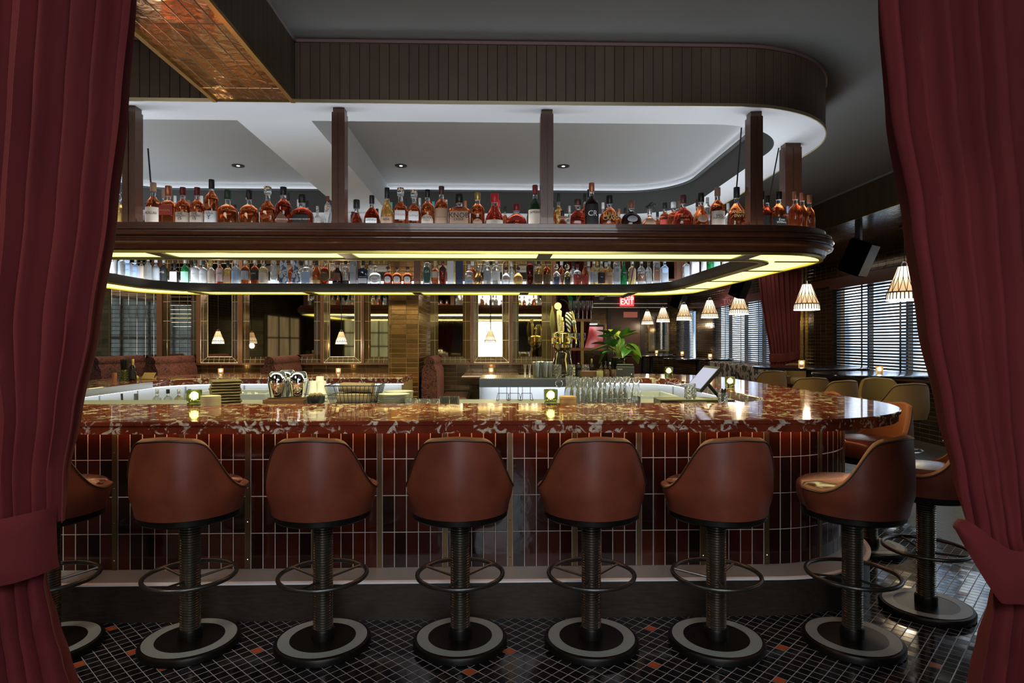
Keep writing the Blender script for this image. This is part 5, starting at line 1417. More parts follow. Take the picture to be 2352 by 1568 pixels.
# wire menu stands
for i, px in enumerate((1155,1181,1209)):
    Y = 4.72; x = atY(px, 910, Y)[0]; s = mpp(Y)
    t = thing('wire_stand', ['left','middle','right'][i] + ' one of three black wire holders before the lit station', 'stand', (x, Y, LED), 0, 'three black wire holders')
    mb = MB(); w = 9*s; w2 = 11.5*s; zt_ = atY(px, 888, Y)[2]-LED; zm = atY(px, 902, Y)[2]-LED
    mb.tube([(-w,0,.004),(-w,0,zt_),(w,0,zt_),(w,0,.004)], .0025, 5)
    mb.tube([(-w2-.01,-.05,.004),(-w2,-.03,zm),(w2,-.03,zm),(w2+.01,-.05,.004)], .0025, 5)
    mb.tube([(-w2-.01,-.05,.004),(-w,0,.004)], .0025, 5); mb.tube([(w2+.01,-.05,.004),(w,0,.004)], .0025, 5)
    obj('wire_frame', mb, BLACKM, t)
# round wooden box
p = atY(1305, 930, 4.07)
t = thing('wooden_round_box', 'round pale wooden box on the marble beside the carafes', 'box', (p[0], 4.09, HB))
PALEW = wood('pale_wood', (.30,.18,.07), (.42,.27,.12), .5, (1,1,10), axis_scale=10)
obj('box_body', MB().lathe([(.052,0),(.054,.003),(.054,.036),(.052,.037)], n=36), PALEW, t)
obj('box_lid', MB().lathe([(.054,.0375),(.0555,.039),(.0555,.054),(.053,.056),(.01,.056)], n=36), PALEW, t)
# carafes
def carafe_mb():
    pr = [(.030,0),(.034,.004),(.0352,.03),(.034,.06),(.028,.095),(.021,.118),(.020,.128),(.023,.145),(.027,.168),(.029,.182)]
    inn = [(r-.0025, z) for r, z in reversed(pr[1:])]
    n = 28; loops = []
    for k, (r, z) in enumerate(pr+inn):
        loops.append([((r*(1+(.05 if i % 2 else 0)))*math.cos(2*PI*i/n), (r*(1+(.05 if i % 2 else 0)))*math.sin(2*PI*i/n), z + (.006 if k >= len(pr) and z < .01 else 0)) for i in range(n)])
    mb = MB(); mb.loft(loops, cap=True); return mb
cars = [(1307,4.70,0),(1334,4.42,0),(1358,4.42,0),(1383,4.42,0),(1407,4.42,0),(1431,4.42,0),(1320,4.58,1),(1345,4.58,1),(1370,4.58,1),(1395,4.58,1),(1418,4.60,1),(1440,4.62,1),(1461,4.42,2)]
first = None; num = ['first','second','third','fourth','fifth','sixth']
for i, (px, Y, row) in enumerate(cars):
    x = atY(px, 900, Y)[0]
    lb = 'lone glass carafe holding a little water, right of the carafe rows' if row == 2 else ('clear fluted glass carafe at the left end above the wooden box' if i == 0 else 'clear fluted glass carafe, %s from the left in the %s row' % (num[i-1 if row == 0 else i-6], 'front' if row == 0 else 'rear'))
    if first is None:
        first = thing('glass_carafe', lb, 'carafe', (x, Y, LED), 0, 'fluted glass carafes'); obj('carafe_body', carafe_mb(), GLASSW, first, smooth=60)
    else: dup(first, (x, Y, LED), i*.1, lb)
    if row == 2: first2 = obj('water', MB().lathe([(.028,.008),(.0315,.03),(.0305,.055)], n=24), mat('dim_water', (.5,.55,.5), .02, trans=.9, ior=1.33), [o for o in C.objects if o.get('label') == lb][0])
# till screen (POS)
pn = atY(1607, 897, 4.50)
t = thing('till_screen', 'tilted black touch screen till seen from the side by the right counter', 'till', (pn[0], 4.50, LED))
Wv, Uv = Vector((0,1,0)), Vector((.66,0,.75)); Nv = Vector((-.75,0,.66)); O0 = Vector((0,0,pn[2]-LED))
def slab(w0,w1,u0,u1,n0,n1):
    P = lambda w,u,n: tuple(O0 + Wv*w + Uv*u + Nv*n)
    m = MB(); m.add([P(w0,u0,n0),P(w1,u0,n0),P(w1,u1,n0),P(w0,u1,n0),P(w0,u0,n1),P(w1,u0,n1),P(w1,u1,n1),P(w0,u1,n1)], [(3,2,1,0),(4,5,6,7),(0,1,5,4),(1,2,6,5),(2,3,7,6),(3,0,4,7)]); return m
obj('screen_body', slab(0,.34,0,.225,-.022,0), BLACKM, t, smooth=0)
obj('display', slab(.014,.326,.016,.205,.0005,.0012), emis('pale_display', (.70,.72,.86), .85), t, smooth=0)
obj('arm', MB().tube([tuple(O0+Wv*.17+Uv*.11+Nv*-.022), (.17,.16,.06), (.21,.15,.012)], .013, 8), BLACKM, t)
obj('stand', MB().bbox(.08, .28, .06, .26, 0, .016, .004), BLACKM, t)
p0 = atY(1515, 915, 4.36); 
t = thing('till_dock', 'low dark till tray under the cut crystal glass', 'till', (atY(1578, 925, 4.33)[0], 4.36, LED))
obj('tray', MB().bbox(-.20, .20, -.08, .10, 0, .045, .004), mat('olive_metal', (.07,.065,.035), .4, .4), t)
obj('slot', MB().box(-.19, -.08, -.083, -.079, .008, .036), BLACKM, t, smooth=0); obj('card_tray', MB().box(-.05, .12, -.083, -.079, .006, .030), STEEL, t, smooth=0)
def crystal(px, Y, z, h, r, lb, group=None, m=None):
    x = atY(px, 900, Y)[0]
    t = thing('cut_glass', lb, 'glass', (x, Y, z), 0, group); n = 20; loops = []
    K = 9
    for k in range(K+1):
        zz = h*k/K; amp = .05 if 0 < k < K-1 else 0
        loops.append([(r*(1+amp*(-1)**(i+k))*math.cos(2*PI*(i+.5*(k % 2))/n), r*(1+amp*(-1)**(i+k))*math.sin(2*PI*(i+.5*(k % 2))/n), zz) for i in range(n)])
    for rr, zz in ((r*.92, h), (r*.86, .018)): loops.append([(rr*math.cos(2*PI*i/n), rr*math.sin(2*PI*i/n), zz) for i in range(n)])
    mb = MB(); mb.loft(loops, cap=True); obj('tumbler', mb, m or GLASSW, t, smooth=0)
    return t
crystal(1585, 4.33, LED+.0455, .105, .038, 'cut crystal mixing glass standing before the till screen')
c = crystal(1660, 4.36, LED, .085, .032, 'cut glass holding black straws beside the till')
mb = MB(); rnd = random.Random(4)
for i in range(14):
    a = rnd.uniform(0, 2*PI); r = rnd.uniform(0, .022); mb.tube([(r*.6*math.cos(a), r*.6*math.sin(a), .02), (r*1.1*math.cos(a), r*1.1*math.sin(a), .10+rnd.uniform(0,.015))], .003, 5)
obj('straws', mb, BLACKM, c)

# speed rail of pour bottles on the left work side
t = thing('speed_rail', 'steel bottle rail under the left curve of the marble bar', 'rack', (-3.03, 6.28, 0))
obj('rail_tray', MB().box(-.36,.42,-.06,.045,.76,.78).box(-.36,.42,-.06,-.052,.78,.86), STB, t, smooth=0)
for x in (-.34, .40): obj('rail_leg', MB().box(x-.012,x+.012,-.05,.04,0,.76), STEEL, t, smooth=0)
for i in range(7):
    bottle((-3.32+.105*i, 6.275, .7815), .23, .078, 'std', ('clear','clear','pale','clear','clear','gold','clear')[i], ('silver','black')[i % 2], 'bottle with pourer in the left steel rail, %s from the left' % ['first','second','third','middle one','fifth','sixth','last'][i], ('white',.02,.10,70), None, 'pour bottles in the steel rail')
# ================================================================ DRINK STATION
YS = 7.25
def onst(px, Y=YS): return (atY(px, 860, Y)[0], Y, HB)
for i, px in enumerate((1206, 1216.5)):
    t = thing('jigger', ['left','right'][i] + ' pale brass double jigger on the grooved drip top', 'jigger', onst(px, 7.12), 0)
    t.location.z = HB+.0045
    obj('cups', MB().lathe([(.020,0),(.018,.012),(.011,.07),(.018,.13),(.021,.145),(.019,.145),(.01,.08)], n=20), mat('pale_brass2', (.55,.50,.36), .3, .8), t)
for i, (px, Y) in enumerate(((1232,7.15),(1242,7.3),(1252,7.15),(1262,7.3))):
    t = thing('shaker_tin', ['first','second','third','fourth'][i] + ' steel shaker tin from the left beside the beer tap', 'shaker', onst(px, Y), 0, 'steel shaker tins')
    if px < 1255: t.location.z = HB+.0045
    obj('tin', MB().lathe([(.036,0),(.039,.005),(.047,.17),(.049,.172),(.047,.176),(.043,.17)], n=24), STEEL, t)
crystal(1280, 7.12, HB, .15, .047, 'left cut crystal mixing glass in front of the beer tap', 'mixing glasses')
crystal(1312, 7.12, HB, .15, .047, 'right cut crystal mixing glass in front of the beer tap', 'mixing glasses')
crystal(1344, 7.40, HB, .14, .05, 'cut crystal tumbler between the pepper mill and dark bottles', 'mixing glasses')
# beer tap tower
GOLDB = mat('polished_brass', (.62,.47,.16), .14, 1.)
x, Y, _ = onst(1292, 7.45)
t = thing('beer_tap', 'tall polished brass beer tap tower with several tap handles', 'beer tap', (x, Y, HB+.001))
zz = lambda py: atY(1292, py, 7.45)[2]-HB
obj('tower', MB().lathe([(.135,0),(.14,.012),(.135,.03),(.125,.05),(.10,.20),(.085,.27),(.075,.30),(.082,.32),(.07,.335),(.075,.35)], n=36, sx=1.05, sy=.9), mat('dark_brass_body', (.09,.075,.045), .12, .9), t)
obj('collar', MB().lathe([(.08,zz(803)),(.11,zz(798)),(.112,zz(790)),(.085,zz(785))], n=32), GOLDB, t)
obj('head', MB().lathe([(.085,zz(790)),(.115,zz(786)),(.118,zz(766)),(.105,zz(763)),(.02,zz(760)),(.016,zz(738)),(.03,zz(736)),(.012,zz(732)),(.010,zz(728))], n=32), GOLDB, t)
for k, px in enumerate((1266, 1283, 1303, 1319)):
    dx = (px-1292)*mpp(7.4)
    sp_ = obj('spout', MB().tube([(dx*.75,-.10,zz(776)),(dx*.95,-.155,zz(776)),(dx*1.0,-.165,zz(783)),(dx*1.02,-.17,zz(790))], .016, 10, r1=.010), GOLDB, t)
    obj('spout_tip', MB().tube([(dx*1.02,-.17,zz(789)),(dx*1.02,-.17,zz(793))], .014, 10), mat('dark_blue_tip', (.03,.04,.12), .3), sp_)
    obj('tap_valve', MB().tube([(dx*.95,-.155,zz(776)),(dx*.95,-.155,zz(766))], .014, 10), GOLDB, t)
# handles
h = obj('tap_handle', MB().lathe([(.012,zz(766)),(.016,zz(762)),(.028,zz(725)),(.030,zz(716)),(.010,zz(713)),(.008,zz(711))], c=((1281-1292)*mpp(7.3),-.16,0), n=16, sy=.5), mat('ivory_handle', (.68,.60,.32), .35), t)
vs = h.data.vertices
obj('tap_badge', MB().lathe([(.002,-.010),(.040,-.010),(.042,0),(.040,.010),(.002,.010)], n=28).xf(Matrix.Translation(((1278-1292)*mpp(7.3),-.16,zz(705))) @ Matrix.Rotation(R(90),4,'X')), mat('ivory_handle', (.68,.60,.32), .35), t)
lettering('~8', .040, LABEL_INK, h, ((1281.5-1292)*mpp(7.3),-.178,zz(738)), (PI/2, R(90), 0))
hx = (1303-1292)*mpp(7.3)
o = obj('tap_handle', MB().lathe([(.012,zz(766)),(.014,zz(758)),(.035,zz(744)),(.042,zz(732)),(.040,zz(722)),(.02,zz(718))], c=(hx,-.16,0), n=16, sy=.35), mat('striped_handle', (.5,.5,.5), .4), t)
m = mat('striped_handle'); tc = N(m,'ShaderNodeTexCoord'); wv = N(m,'ShaderNodeTexWave', i_Scale=14.); LK(m, tc.outputs['Object'], wv.inputs['Vector']); wv.bands_direction = 'DIAGONAL'
LK(m, ramp(m, wv.outputs['Color'], [(.48,(.02,.02,.02)),(.52,(.7,.7,.68))]), BS(m).inputs['Base Color'])
hx = (1317-1292)*mpp(7.3)
obj('tap_handle', MB().tube([((1319-1292)*mpp(7.3),-.155,zz(766)),((1315-1292)*mpp(7.3),-.16,zz(742))], .014, 10, r1=.022).tube([((1315-1292)*mpp(7.3),-.16,zz(742)),((1310-1292)*mpp(7.3),-.16,zz(716))], .024, 10, r1=.012), GOLDB, t)
obj('tap_badge', MB().ball(((1314.5-1292)*mpp(7.3),-.185,zz(742)), .026, 14, 8, sy=.4), mat('grey_badge', (.25,.33,.30), .3, .5), t)
hx = (1265-1292)*mpp(7.3)
obj('tap_handle', MB().lathe([(.010,zz(766)),(.014,zz(757)),(.022,zz(752)),(.030,zz(742)),(.024,zz(725)),(.010,zz(712)),(.003,zz(704))], c=(hx,-.16,0), n=14, sy=.5), mat('olive_handle', (.13,.12,.03), .4), t)
# pepper mill, brown bottle
t = thing('pepper_mill', 'small dark pepper mill right of the mixing glasses', 'pepper mill', onst(1328.5, 7.4))
obj('mill_body', MB().lathe([(.035,0),(.03,.05),(.024,.075),(.032,.09),(.034,.11),(.026,.135),(.01,.14)], n=20), BLACKM, t); obj('mill_top', MB().lathe([(.008,.14),(.014,.146),(.012,.156),(.004,.16)], n=14), BRASS, t)
CNTB = [(1359,'std',.21,'dark','gold','dark amber bitters bottle right of the pepper mill'),(1381,'std',.17,'dark','black','small dark dropper bottle, first of the row before the plant'),(1391,'std',.18,'dark','black','small dark dropper bottle, second of the row before the plant'),(1401,'std',.17,'dark','silver','small dark dropper bottle, last of the row before the plant')]
for px, st, hh, lk, cp, lb in CNTB:
    bottle(onst(px, 7.34), hh, 9.5*mpp(7.4), st, lk, cp, lb, ('cream',.02,.07,60) if px == 1359 else ('brown',.02,.07,60), None, 'small bitters bottles')
t = thing('wooden_caddy', 'low brown wooden caddy on the drink station', 'caddy', (onst(1352)[0], 7.2, HB))
obj('caddy_box', MB().bbox(-.10,.10,-.05,.05,0,.075,.004), wood('tray_wood', (.13,.055,.022), (.19,.085,.035), .45, (1,6,6)), t)
for i, px in enumerate((1378, 1393, 1408)):
    t = thing('spice_jar', ['left','middle','right'][i] + ' short glass jar of garnish at the end of the station', 'jar', onst(px, 7.12), 0, 'garnish jars')
    obj('jar_body', MB().lathe([(.036,0),(.038,.004),(.038,.07),(.034,.08)], n=20), mat('jar_contents_%d' % i, ((.42,.36,.16),(.10,.05,.03),(.08,.035,.02))[i], .25), t)
    obj('lid', MB().lathe([(.036,.0805),(.036,.092),(.03,.094)], n=20), (BRASS, BRASS_DK, BRASS_DK)[i], t)
# ring bottle openers hung on the station edge
for i, px in enumerate((1284, 1310, 1332, 1354)):
    x = atY(px, 868, 6.955)[0]
    t = thing('bottle_opener', ['first','second','third','fourth'][i] + ' grey ring opener from the left hanging on the station edge', 'bottle opener', (x, 6.955, HB-.055), 0, 'grey ring openers')
    mb = MB(); r = 8.2*mpp(6.95)
    mb.tube([(r*math.cos(2*PI*k/24), 0, r*math.sin(2*PI*k/24)) for k in range(24)], .0045, 6, True); obj('ring', mb, CHROME, t)
    mb = MB().prism([(-r*.75,.012),(r*.75,.012),(r*.5,r*1.0),(r*.22,r*1.6),(0,r*1.75),(-r*.22,r*1.6),(-r*.5,r*1.0)], -.004, .004)
    mb.ball((0,-.005,.030), .006, 8, 5); obj('plate', mb, mat('grey_plate', (.16,.16,.165), .4, .5), t, smooth=0)
# receipt printer
p = (atY(1440, 866, 7.2)[0], 7.3, HB)
t = thing('receipt_printer', 'boxy dark grey receipt printer beside the plant on the marble', 'printer', p, R(-14))
obj('case', MB().bbox(-.10,.10,-.09,.09,0,.125,.008), mat('printer_grey', (.022,.026,.024), .45), t)
obj('cover', MB().bbox(-.095,.095,-.085,.06,.126,.15,.008), BLACKM, t)
lettering('EPSON', .018, LABEL_WHITE, t, (-.055,-.0915,.09)); obj('button', MB().box(.070,.082,-.093,-.0905,.03,.042), LABEL_WHITE, t, smooth=0)
# plant in black vase
p = (atY(1421, 850, 7.52)[0], 7.52, HB)
t = thing('potted_plant', 'leafy green plant in a black vase on the back of the bar', 'plant', p)
obj('vase', MB().lathe([(.085,0),(.092,.01),(.098,.21),(.094,.215),(.086,.20)], n=28), mat('glossy_black_vase', (.008,.008,.008), .08), t)
obj('moss', MB().lathe([(.085,.205),(.06,.225),(.01,.235)], n=20), mat('dry_moss', (.16,.13,.05), .9), t)
LEAF = mat('leaf_green', (.028,.13,.022), .30); LEAF2 = mat('leaf_yellow_green', (.09,.19,.03), .32)
def leaf_mat(m, c1, c2):
    tc = N(m,'ShaderNodeTexCoord'); no = N(m,'ShaderNodeTexNoise', i_Scale=9., i_Detail=2.); LK(m, tc.outputs['Object'], no.inputs['Vector']); LK(m, ramp(m, no.outputs['Fac'], [(.45,c1),(.62,c2)]), BS(m).inputs['Base Color'])
leaf_mat(LEAF, (.02,.10,.018), (.06,.22,.035)); leaf_mat(LEAF2, (.07,.16,.02), (.42,.42,.10))
def leaf_mb(tip, base, w, droop, twist=0., n=12):
    b = Vector(base); e = Vector(tip); d = e-b; L = d.length; up = Vector((0,0,1)); side = d.cross(up)
    if side.length < 1e-4: side = Vector((1,0,0))
    side.normalize(); nrm = side.cross(d).normalized(); loops = []
    side = (side*math.cos(twist) + nrm*math.sin(twist)); 
    for i in range(n+1):
        u = i/n; c = b + d*u + Vector((0,0,droop*L*(4*u*(1-u))))
        ww = w*(math.sin(PI*min(1, u**.62))**.85)*(1 if u < 1 else 0)+.0008
        loops.append([tuple(c + side*ww*v + nrm*(-abs(v))*ww*.35*-1) for v in (-1,-.5,0,.5,1)])
    mb = MB(); mb.loft(loops, closed=False); return mb
lv = [ # stem end (px,py,dy)->tip (px,py), width m, yellow
 ((1402,790),(1352,806),.045,0,-.05),((1404,772),(1368,758),.06,0,.05),((1410,770),(1371,771),.065,0,-.1),((1412,768),(1418,752),.055,0,.02),((1424,776),(1396,756),.07,1,.0),((1434,778),(1440,752),.06,0,.06),
 ((1430,775),(1470,763),.065,1,.0),((1436,772),(1462,758),.05,0,.0),((1440,790),(1468,815),.055,0,.12),((1436,792),(1466,836),.085,1,.10),((1438,796),(1474,822),.06,1,.10),((1398,800),(1376,836),.045,0,.02),
 ((1400,794),(1356,790),.042,0,.04),((1424,800),(1428,764),.04,0,.0),((1406,806),(1384,812),.05,0,.0),((1446,800),(1430,822),.045,0,.05),((1412,796),(1392,782),.05,0,.05)]
rnd = random.Random(11)
for i, (s_, e_, w, yl, dr) in enumerate(lv):
    dy = rnd.uniform(-.22, .16)
    a = atY(*s_, 7.52+dy*.5); b = atY(*e_, 7.52+dy*1.2); o = (p[0]+rnd.uniform(-.03,.03), 7.52+rnd.uniform(-.03,.03), HB+.225)
    a = tuple(q-r for q, r in zip(a, p)); b = tuple(q-r for q, r in zip(b, p)); o = tuple(q-r for q, r in zip(o, p))
    mid = tuple((q*.45+r*.55) for q, r in zip(o, a)); mid = (mid[0]*.75, mid[1]*.75, mid[2]+.02)
    st = obj('stem', MB().tube([o, mid, a], .0055, 6, r1=.004), mat('stem_green', (.20,.30,.05), .5), t)
    obj('leaf', leaf_mb(b, a, w*1.35, dr, rnd.uniform(-.5,.5)), LEAF2 if yl else LEAF, t, smooth=80)
# shelving with hanging glasses and plant behind the tap
YG = 9.3
x0 = atY(1304, 740, YG)[0]; x1 = atY(1356, 740, YG)[0]
t = thing('glass_shelf_unit', 'dark wooden shelf unit with a bronze post holding stemware behind the tap', 'shelf', (0,0,0))
for py, xr in ((736, 1356), (802, 1392)):
    z = atY(1300, py, YG)[2]; obj('shelf_board', MB().box(x0, atY(xr, 740, YG)[0], YG-.12, YG+.14, z-.018, z+.018), wood('shelf_wood', (.16,.06,.025), (.25,.10,.045), .3, (1,6,6)), t, smooth=0)
xp = atY(1335, 740, YG)[0]; obj('post', MB().box(xp-.022, xp+.022, YG-.115, YG-.085, 0, atY(1300,736,YG)[2]), BRASS_DK, t, smooth=0)
xp = atY(1306, 740, YG)[0]; obj('post', MB().box(xp-.022, xp+.022, YG-.115, YG-.085, 0, atY(1300,736,YG)[2]), BRASS_DK, t, smooth=0)
z1 = atY(1300, 736, YG)[2]+.018; z2 = atY(1300, 802, YG)[2]+.018
def stem_glass(x, y, z, lb, grp, h=.23):
    t = thing('wine_glass', lb, 'glass', (x, y, z), 0, grp)
    obj('glass_bowl', MB().lathe([(.024,0),(.025,.003),(.005,.010),(.004,h*.42),(.014,h*.46),(.026,h*.62),(.0285,h*.75),(.024,h),(.0225,h),(.027,h*.75),(.013,h*.48)], n=20), GLASSW, t)
for i in range(6):
    x = atY(1306+9.5*i, 730, YG)[0]; stem_glass(x+.02, YG-.06, z1+.002, 'stemmed wine glass, %s from the left on the top shelf behind the tap' % num[i], 'wine glasses on the shelf', .27)
for i in range(4):
    x = atY(1311+9*i, 790, YG)[0]; stem_glass(x+.01, YG-.05, z2+.002, 'short stemmed glass, %s from the left on the lower shelf behind the tap' % num[i], 'wine glasses on the shelf', .22)
p = (atY(1316, 735, YG+.09)[0], YG+.05, z1)
t = thing('potted_plant', 'broad leafed plant spilling over the glass shelf behind the tap', 'plant', (p[0], 9.62, z1+.0))
obj('pot', MB().lathe([(.06,0),(.085,.10),(.08,.10)], n=20), BLACKM, t)
t.location.y = 9.41
for i, (ex, ez, w) in enumerate(((.30,.27,.05),(.22,.42,.05),(.05,.50,.06),(-.12,.42,.05),(-.2,.30,.05),(.16,.52,.05),(.34,.36,.05),(-.05,.3,.05))):
    obj('leaf', leaf_mb((ex, -.05+.03*(i % 3), ez), (0,0,.1), w, .18, .3*(-1)**i), mat('fern_green', (.012,.11,.045), .3), t, smooth=80)
sh_ = [o for o in C.objects if o.get('label','').startswith('broad leafed')][0]
# items on the left work side
p = atH(286, 872, HB); Yl = 6.75
x = atY(286, 870, Yl)[0]
c = crystal(287, Yl, HB, .115, .055, 'dark cut glass of black straws on the left marble counter', None, mat('olive_glass', (.20,.20,.08), .08, trans=.6, ior=1.35))
mb = MB()
for i in range(40):
    a = rnd.uniform(0, 2*PI); r = .042*math.sqrt(rnd.random()); mb.tube([(r*.8*math.cos(a), r*.8*math.sin(a), .02), (r*math.cos(a), r*math.sin(a), .215+rnd.uniform(-.008,.008))], .0035, 5)
obj('straws', mb, BLACKM, c)
bottle((atY(305, 870, Yl-.02)[0], Yl-.02, HB), .225, 15*mpp(Yl), 'std', 'dark', 'gold', 'small dark bottle beside the glass of black straws', ('black',.02,.12,60), None, neck='gold')
t = thing('menu_card', 'small tan printed card standing on the left counter', 'card', (atY(331, 868, 6.9)[0], 6.95, HB), R(-15))
obj('card', MB().box(-.075,.075,-.002,.002,0,.085).xf(Matrix.Rotation(R(-35),4,'X')), mat('tan_card', (.45,.28,.12), .7), t, smooth=0)
obj('card_holder', MB().bbox(-.08,.08,-.01,.05,0,.012,.003), PALEW, t)
tag(obj('lime', MB().ball((0,0,.024), .026, 14, 10), mat('lime_green', (.42,.42,.10), .5), None, loc=(atY(317, 868, 6.9)[0], 6.86, HB)), 'yellow green lime lying beside the tan card', 'fruit')
tag(obj('wooden_peg', MB().lathe([(.022,0),(.022,.085),(.018,.09)], n=18), wood('red_wood', (.22,.07,.03), (.3,.1,.05), .5), None, loc=(atY(263, 868, 6.55)[0], 6.55, HB)), 'round reddish wooden block left of the black straws', 'wooden block')
for i, px in enumerate((340, 352, 385, 401)):
    pass

# ================================================================ BOOTHS ALONG THE BACK WALL
def floral():
    m = mat('floral_upholstery', (.12,.03,.02), .85, sheen=.3); tc = N(m,'ShaderNodeTexCoord')
    v = N(m,'ShaderNodeTexVoronoi', i_Scale=21.); no = N(m,'ShaderNodeTexNoise', i_Scale=12., i_Distortion=2.); LK(m, tc.outputs['Object'], no.inputs['Vector'])
    LK(m, mixc(m, .35, tc.outputs['Object'], no.outputs['Color']), v.inputs['Vector'])
    LK(m, ramp(m, v.outputs['Distance'], [(.10,(.30,.075,.045)),(.24,(.035,.010,.010)),(.42,(.20,.06,.05)),(.60,(.015,.006,.006))]), BS(m).inputs['Base Color']); return m
FLOR = floral(); BROWNL = mat('booth_leather', (.075,.028,.013), .35)
PF = .25
def booth(px, lb, w=.10, depth=1.15, Y0=8.75, sd=1):
    x = atY(px, 840, Y0)[0]
    t = thing('booth_bench', lb, 'bench', (x, Y0, PF), 0, 'patterned booth benches'); w2 = .11
    lo = []
    for xx, hh, in ((-w2,.70),(-w2*.92,.90),(-w2*.55,.98),(0,1.0),(w2*.55,.97),(w2*.92,.88),(w2,.66)): lo.append((xx, hh))
    poly = [(-w2,.0),(w2,0)] + [(a,b-.06) for a, b in reversed(lo)]
    mb = MB(); mb.prism(poly, 0, depth); obj('backrest', mb, FLOR, t, smooth=45)
    obj('roll_top', MB().tube([(0,-.004,.95),(0,depth+.0,.95)], .07, 16), FLOR, t)
    for s in ((1,-1) if sd == 0 else (sd,)):
        obj('seat_base', MB().bbox(w2 if s > 0 else -w2-.40, w2+.40 if s > 0 else -w2, .02, depth, 0, .34, .01), BROWNL, t)
        obj('seat', MB().bbox(w2+.002 if s > 0 else -w2-.42, w2+.42 if s > 0 else -w2-.002, .0, depth, .345, .45, .03), BROWNL, t)
booth(986, 'patterned booth bench right of the gold tiled pier', sd=1, Y0=8.74)
booth(618, 'patterned booth bench behind the steel tumblers', sd=0, Y0=8.78)
booth(345, 'patterned booth bench behind the small dark bottle on the left', sd=1, Y0=8.78)
booth(215, 'patterned booth bench peeking beside the left curtain', sd=-1, Y0=8.78)
BTW = wood('booth_table_wood', (.12,.055,.028), (.20,.10,.055), .22, (1,6,6), coat=.4)
for pa, pb, lb, px in ((405,570,'brown booth table under the left small lamp',507),(690,900,'brown booth table under the middle small lamp',777),(1060,1196,'brown booth table right of the pier under the right small lamp',1128)):
    xa = atY(pa, 858, 8.95)[0]; xb_ = atY(pb, 858, 8.95)[0]
    t = thing('booth_table', lb, 'table', ((xa+xb_)/2, 9.38, PF), 0, 'booth tables'); a = (xb_-xa)/2
    if pa == 690: a -= .10
    obj('tabletop', MB().bbox(-a, a, -.48, .55, .705, .745, .012), BTW, t); obj('leg', MB().lathe([(.20,0),(.20,.015),(.045,.03),(.045,.70)], n=20), BLACKM, t)
    p = atY(px, 845, 9.5); votive((p[0], 9.5, PF+.7455), 'glowing candle on the ' + lb, .95, 0, .8)
# framed mirrors on the back wall: outer (px0,px1), inner (px0,px1)
FT = tiles('mirror_frame_tile', .08, .30, .004, (.16,.10,.05), (.40,.36,.26), .4, .12, .7, 'OBJ', 'XZ', bump=.5, bscale=9)
FT2 = tiles('mirror_frame_tile_gold', .08, .30, .004, (.26,.19,.08), (.40,.36,.26), .4, .12, .7, 'OBJ', 'XZ', bump=.6, bscale=9)
MPANE = tiles('tiled_mirror', .13, .066, .0035, (.42,.36,.28), (.10,.09,.07), .25, .05, 1., 'OBJ', 'XZ', bump=.12, bscale=6, grough=.3)
mir = [(256,363,256,363,'wide tiled mirror panel beside the left curtain',1),(378,454,392,440,'tiled mirror behind the left patterned booth',1),(464,549,478,534,'outlined mirror panel behind the left small lamp',0),(561,737,574,722,'wide dark mirror between the left and middle lamps',0),
       (745,831,758,815,'outlined mirror panel behind the middle small lamp',0),(839,892,852,892,'narrow mirror touching the gold pier on its left',0),(989,1080,1007,1063,'mirror above the right booth bench',0),(1089,1169,1098,1154,'outlined mirror panel behind the right small lamp',0),(1178,1267,1191,1244,'mirror behind the beer tap tower',0)]
for a, b, ia, ib, lb, tiled in mir:
    xa, xb_, xi, xj = (atY(q, 700, YB)[0] for q in (a, b, ia, ib)); za = 1.146; zi = atY(1139, 819, YB)[2]; ztp = 2.85; zti = 2.7
    t = thing('wall_mirror', lb + ' on the back wall', 'mirror', (0,0,0), 0, 'back wall mirrors')
    if ia == a: za_i = za
    else: za_i = zi
    obj('mirror_pane', MB().box(xi, xj, YB-.012, YB-.004, za_i, zti if ia != a else ztp), MPANE if tiled else GOLD_MIRROR, t, smooth=0)
    if ia != a:
        mb = MB(); O = [(xa,za),(xb_,za),(xb_,ztp),(xa,ztp)]; I_ = [(xi,zi),(xj,zi),(xj,zti),(xi,zti)]
        vs = [(x, YB-.045, z) for x, z in O] + [(x, YB-.013, z) for x, z in I_] + [(x, YB-.003, z) for x, z in O]
        fs = []
        for i in range(4):
            j = (i+1) % 4; fs.append((i, j, 4+j, 4+i)); fs.append((i, 8+i, 8+j, j))
        mb.add(vs, fs); obj('frame', mb, FT2 if a in (745, 989, 1089, 1178, 839) else FT, t, smooth=0)
        mb = MB(); s = .006
        if lb.startswith('outlined'):
            for i in range(4):
                j = (i+1) % 4
                mb.tube([(I_[i][0], YB-.016, I_[i][1]), (I_[j][0], YB-.016, I_[j][1])], s, 5); mb.tube([(O[i][0], YB-.047, O[i][1]), (I_[i][0], YB-.015, I_[i][1])], .004, 5)
                mb.tube([(O[i][0], YB-.047, O[i][1]), (O[j][0], YB-.047, O[j][1])], .004, 5)
            obj('pale_edging', mb, mat('pale_edging', (.62,.58,.48), .3, .7), t)
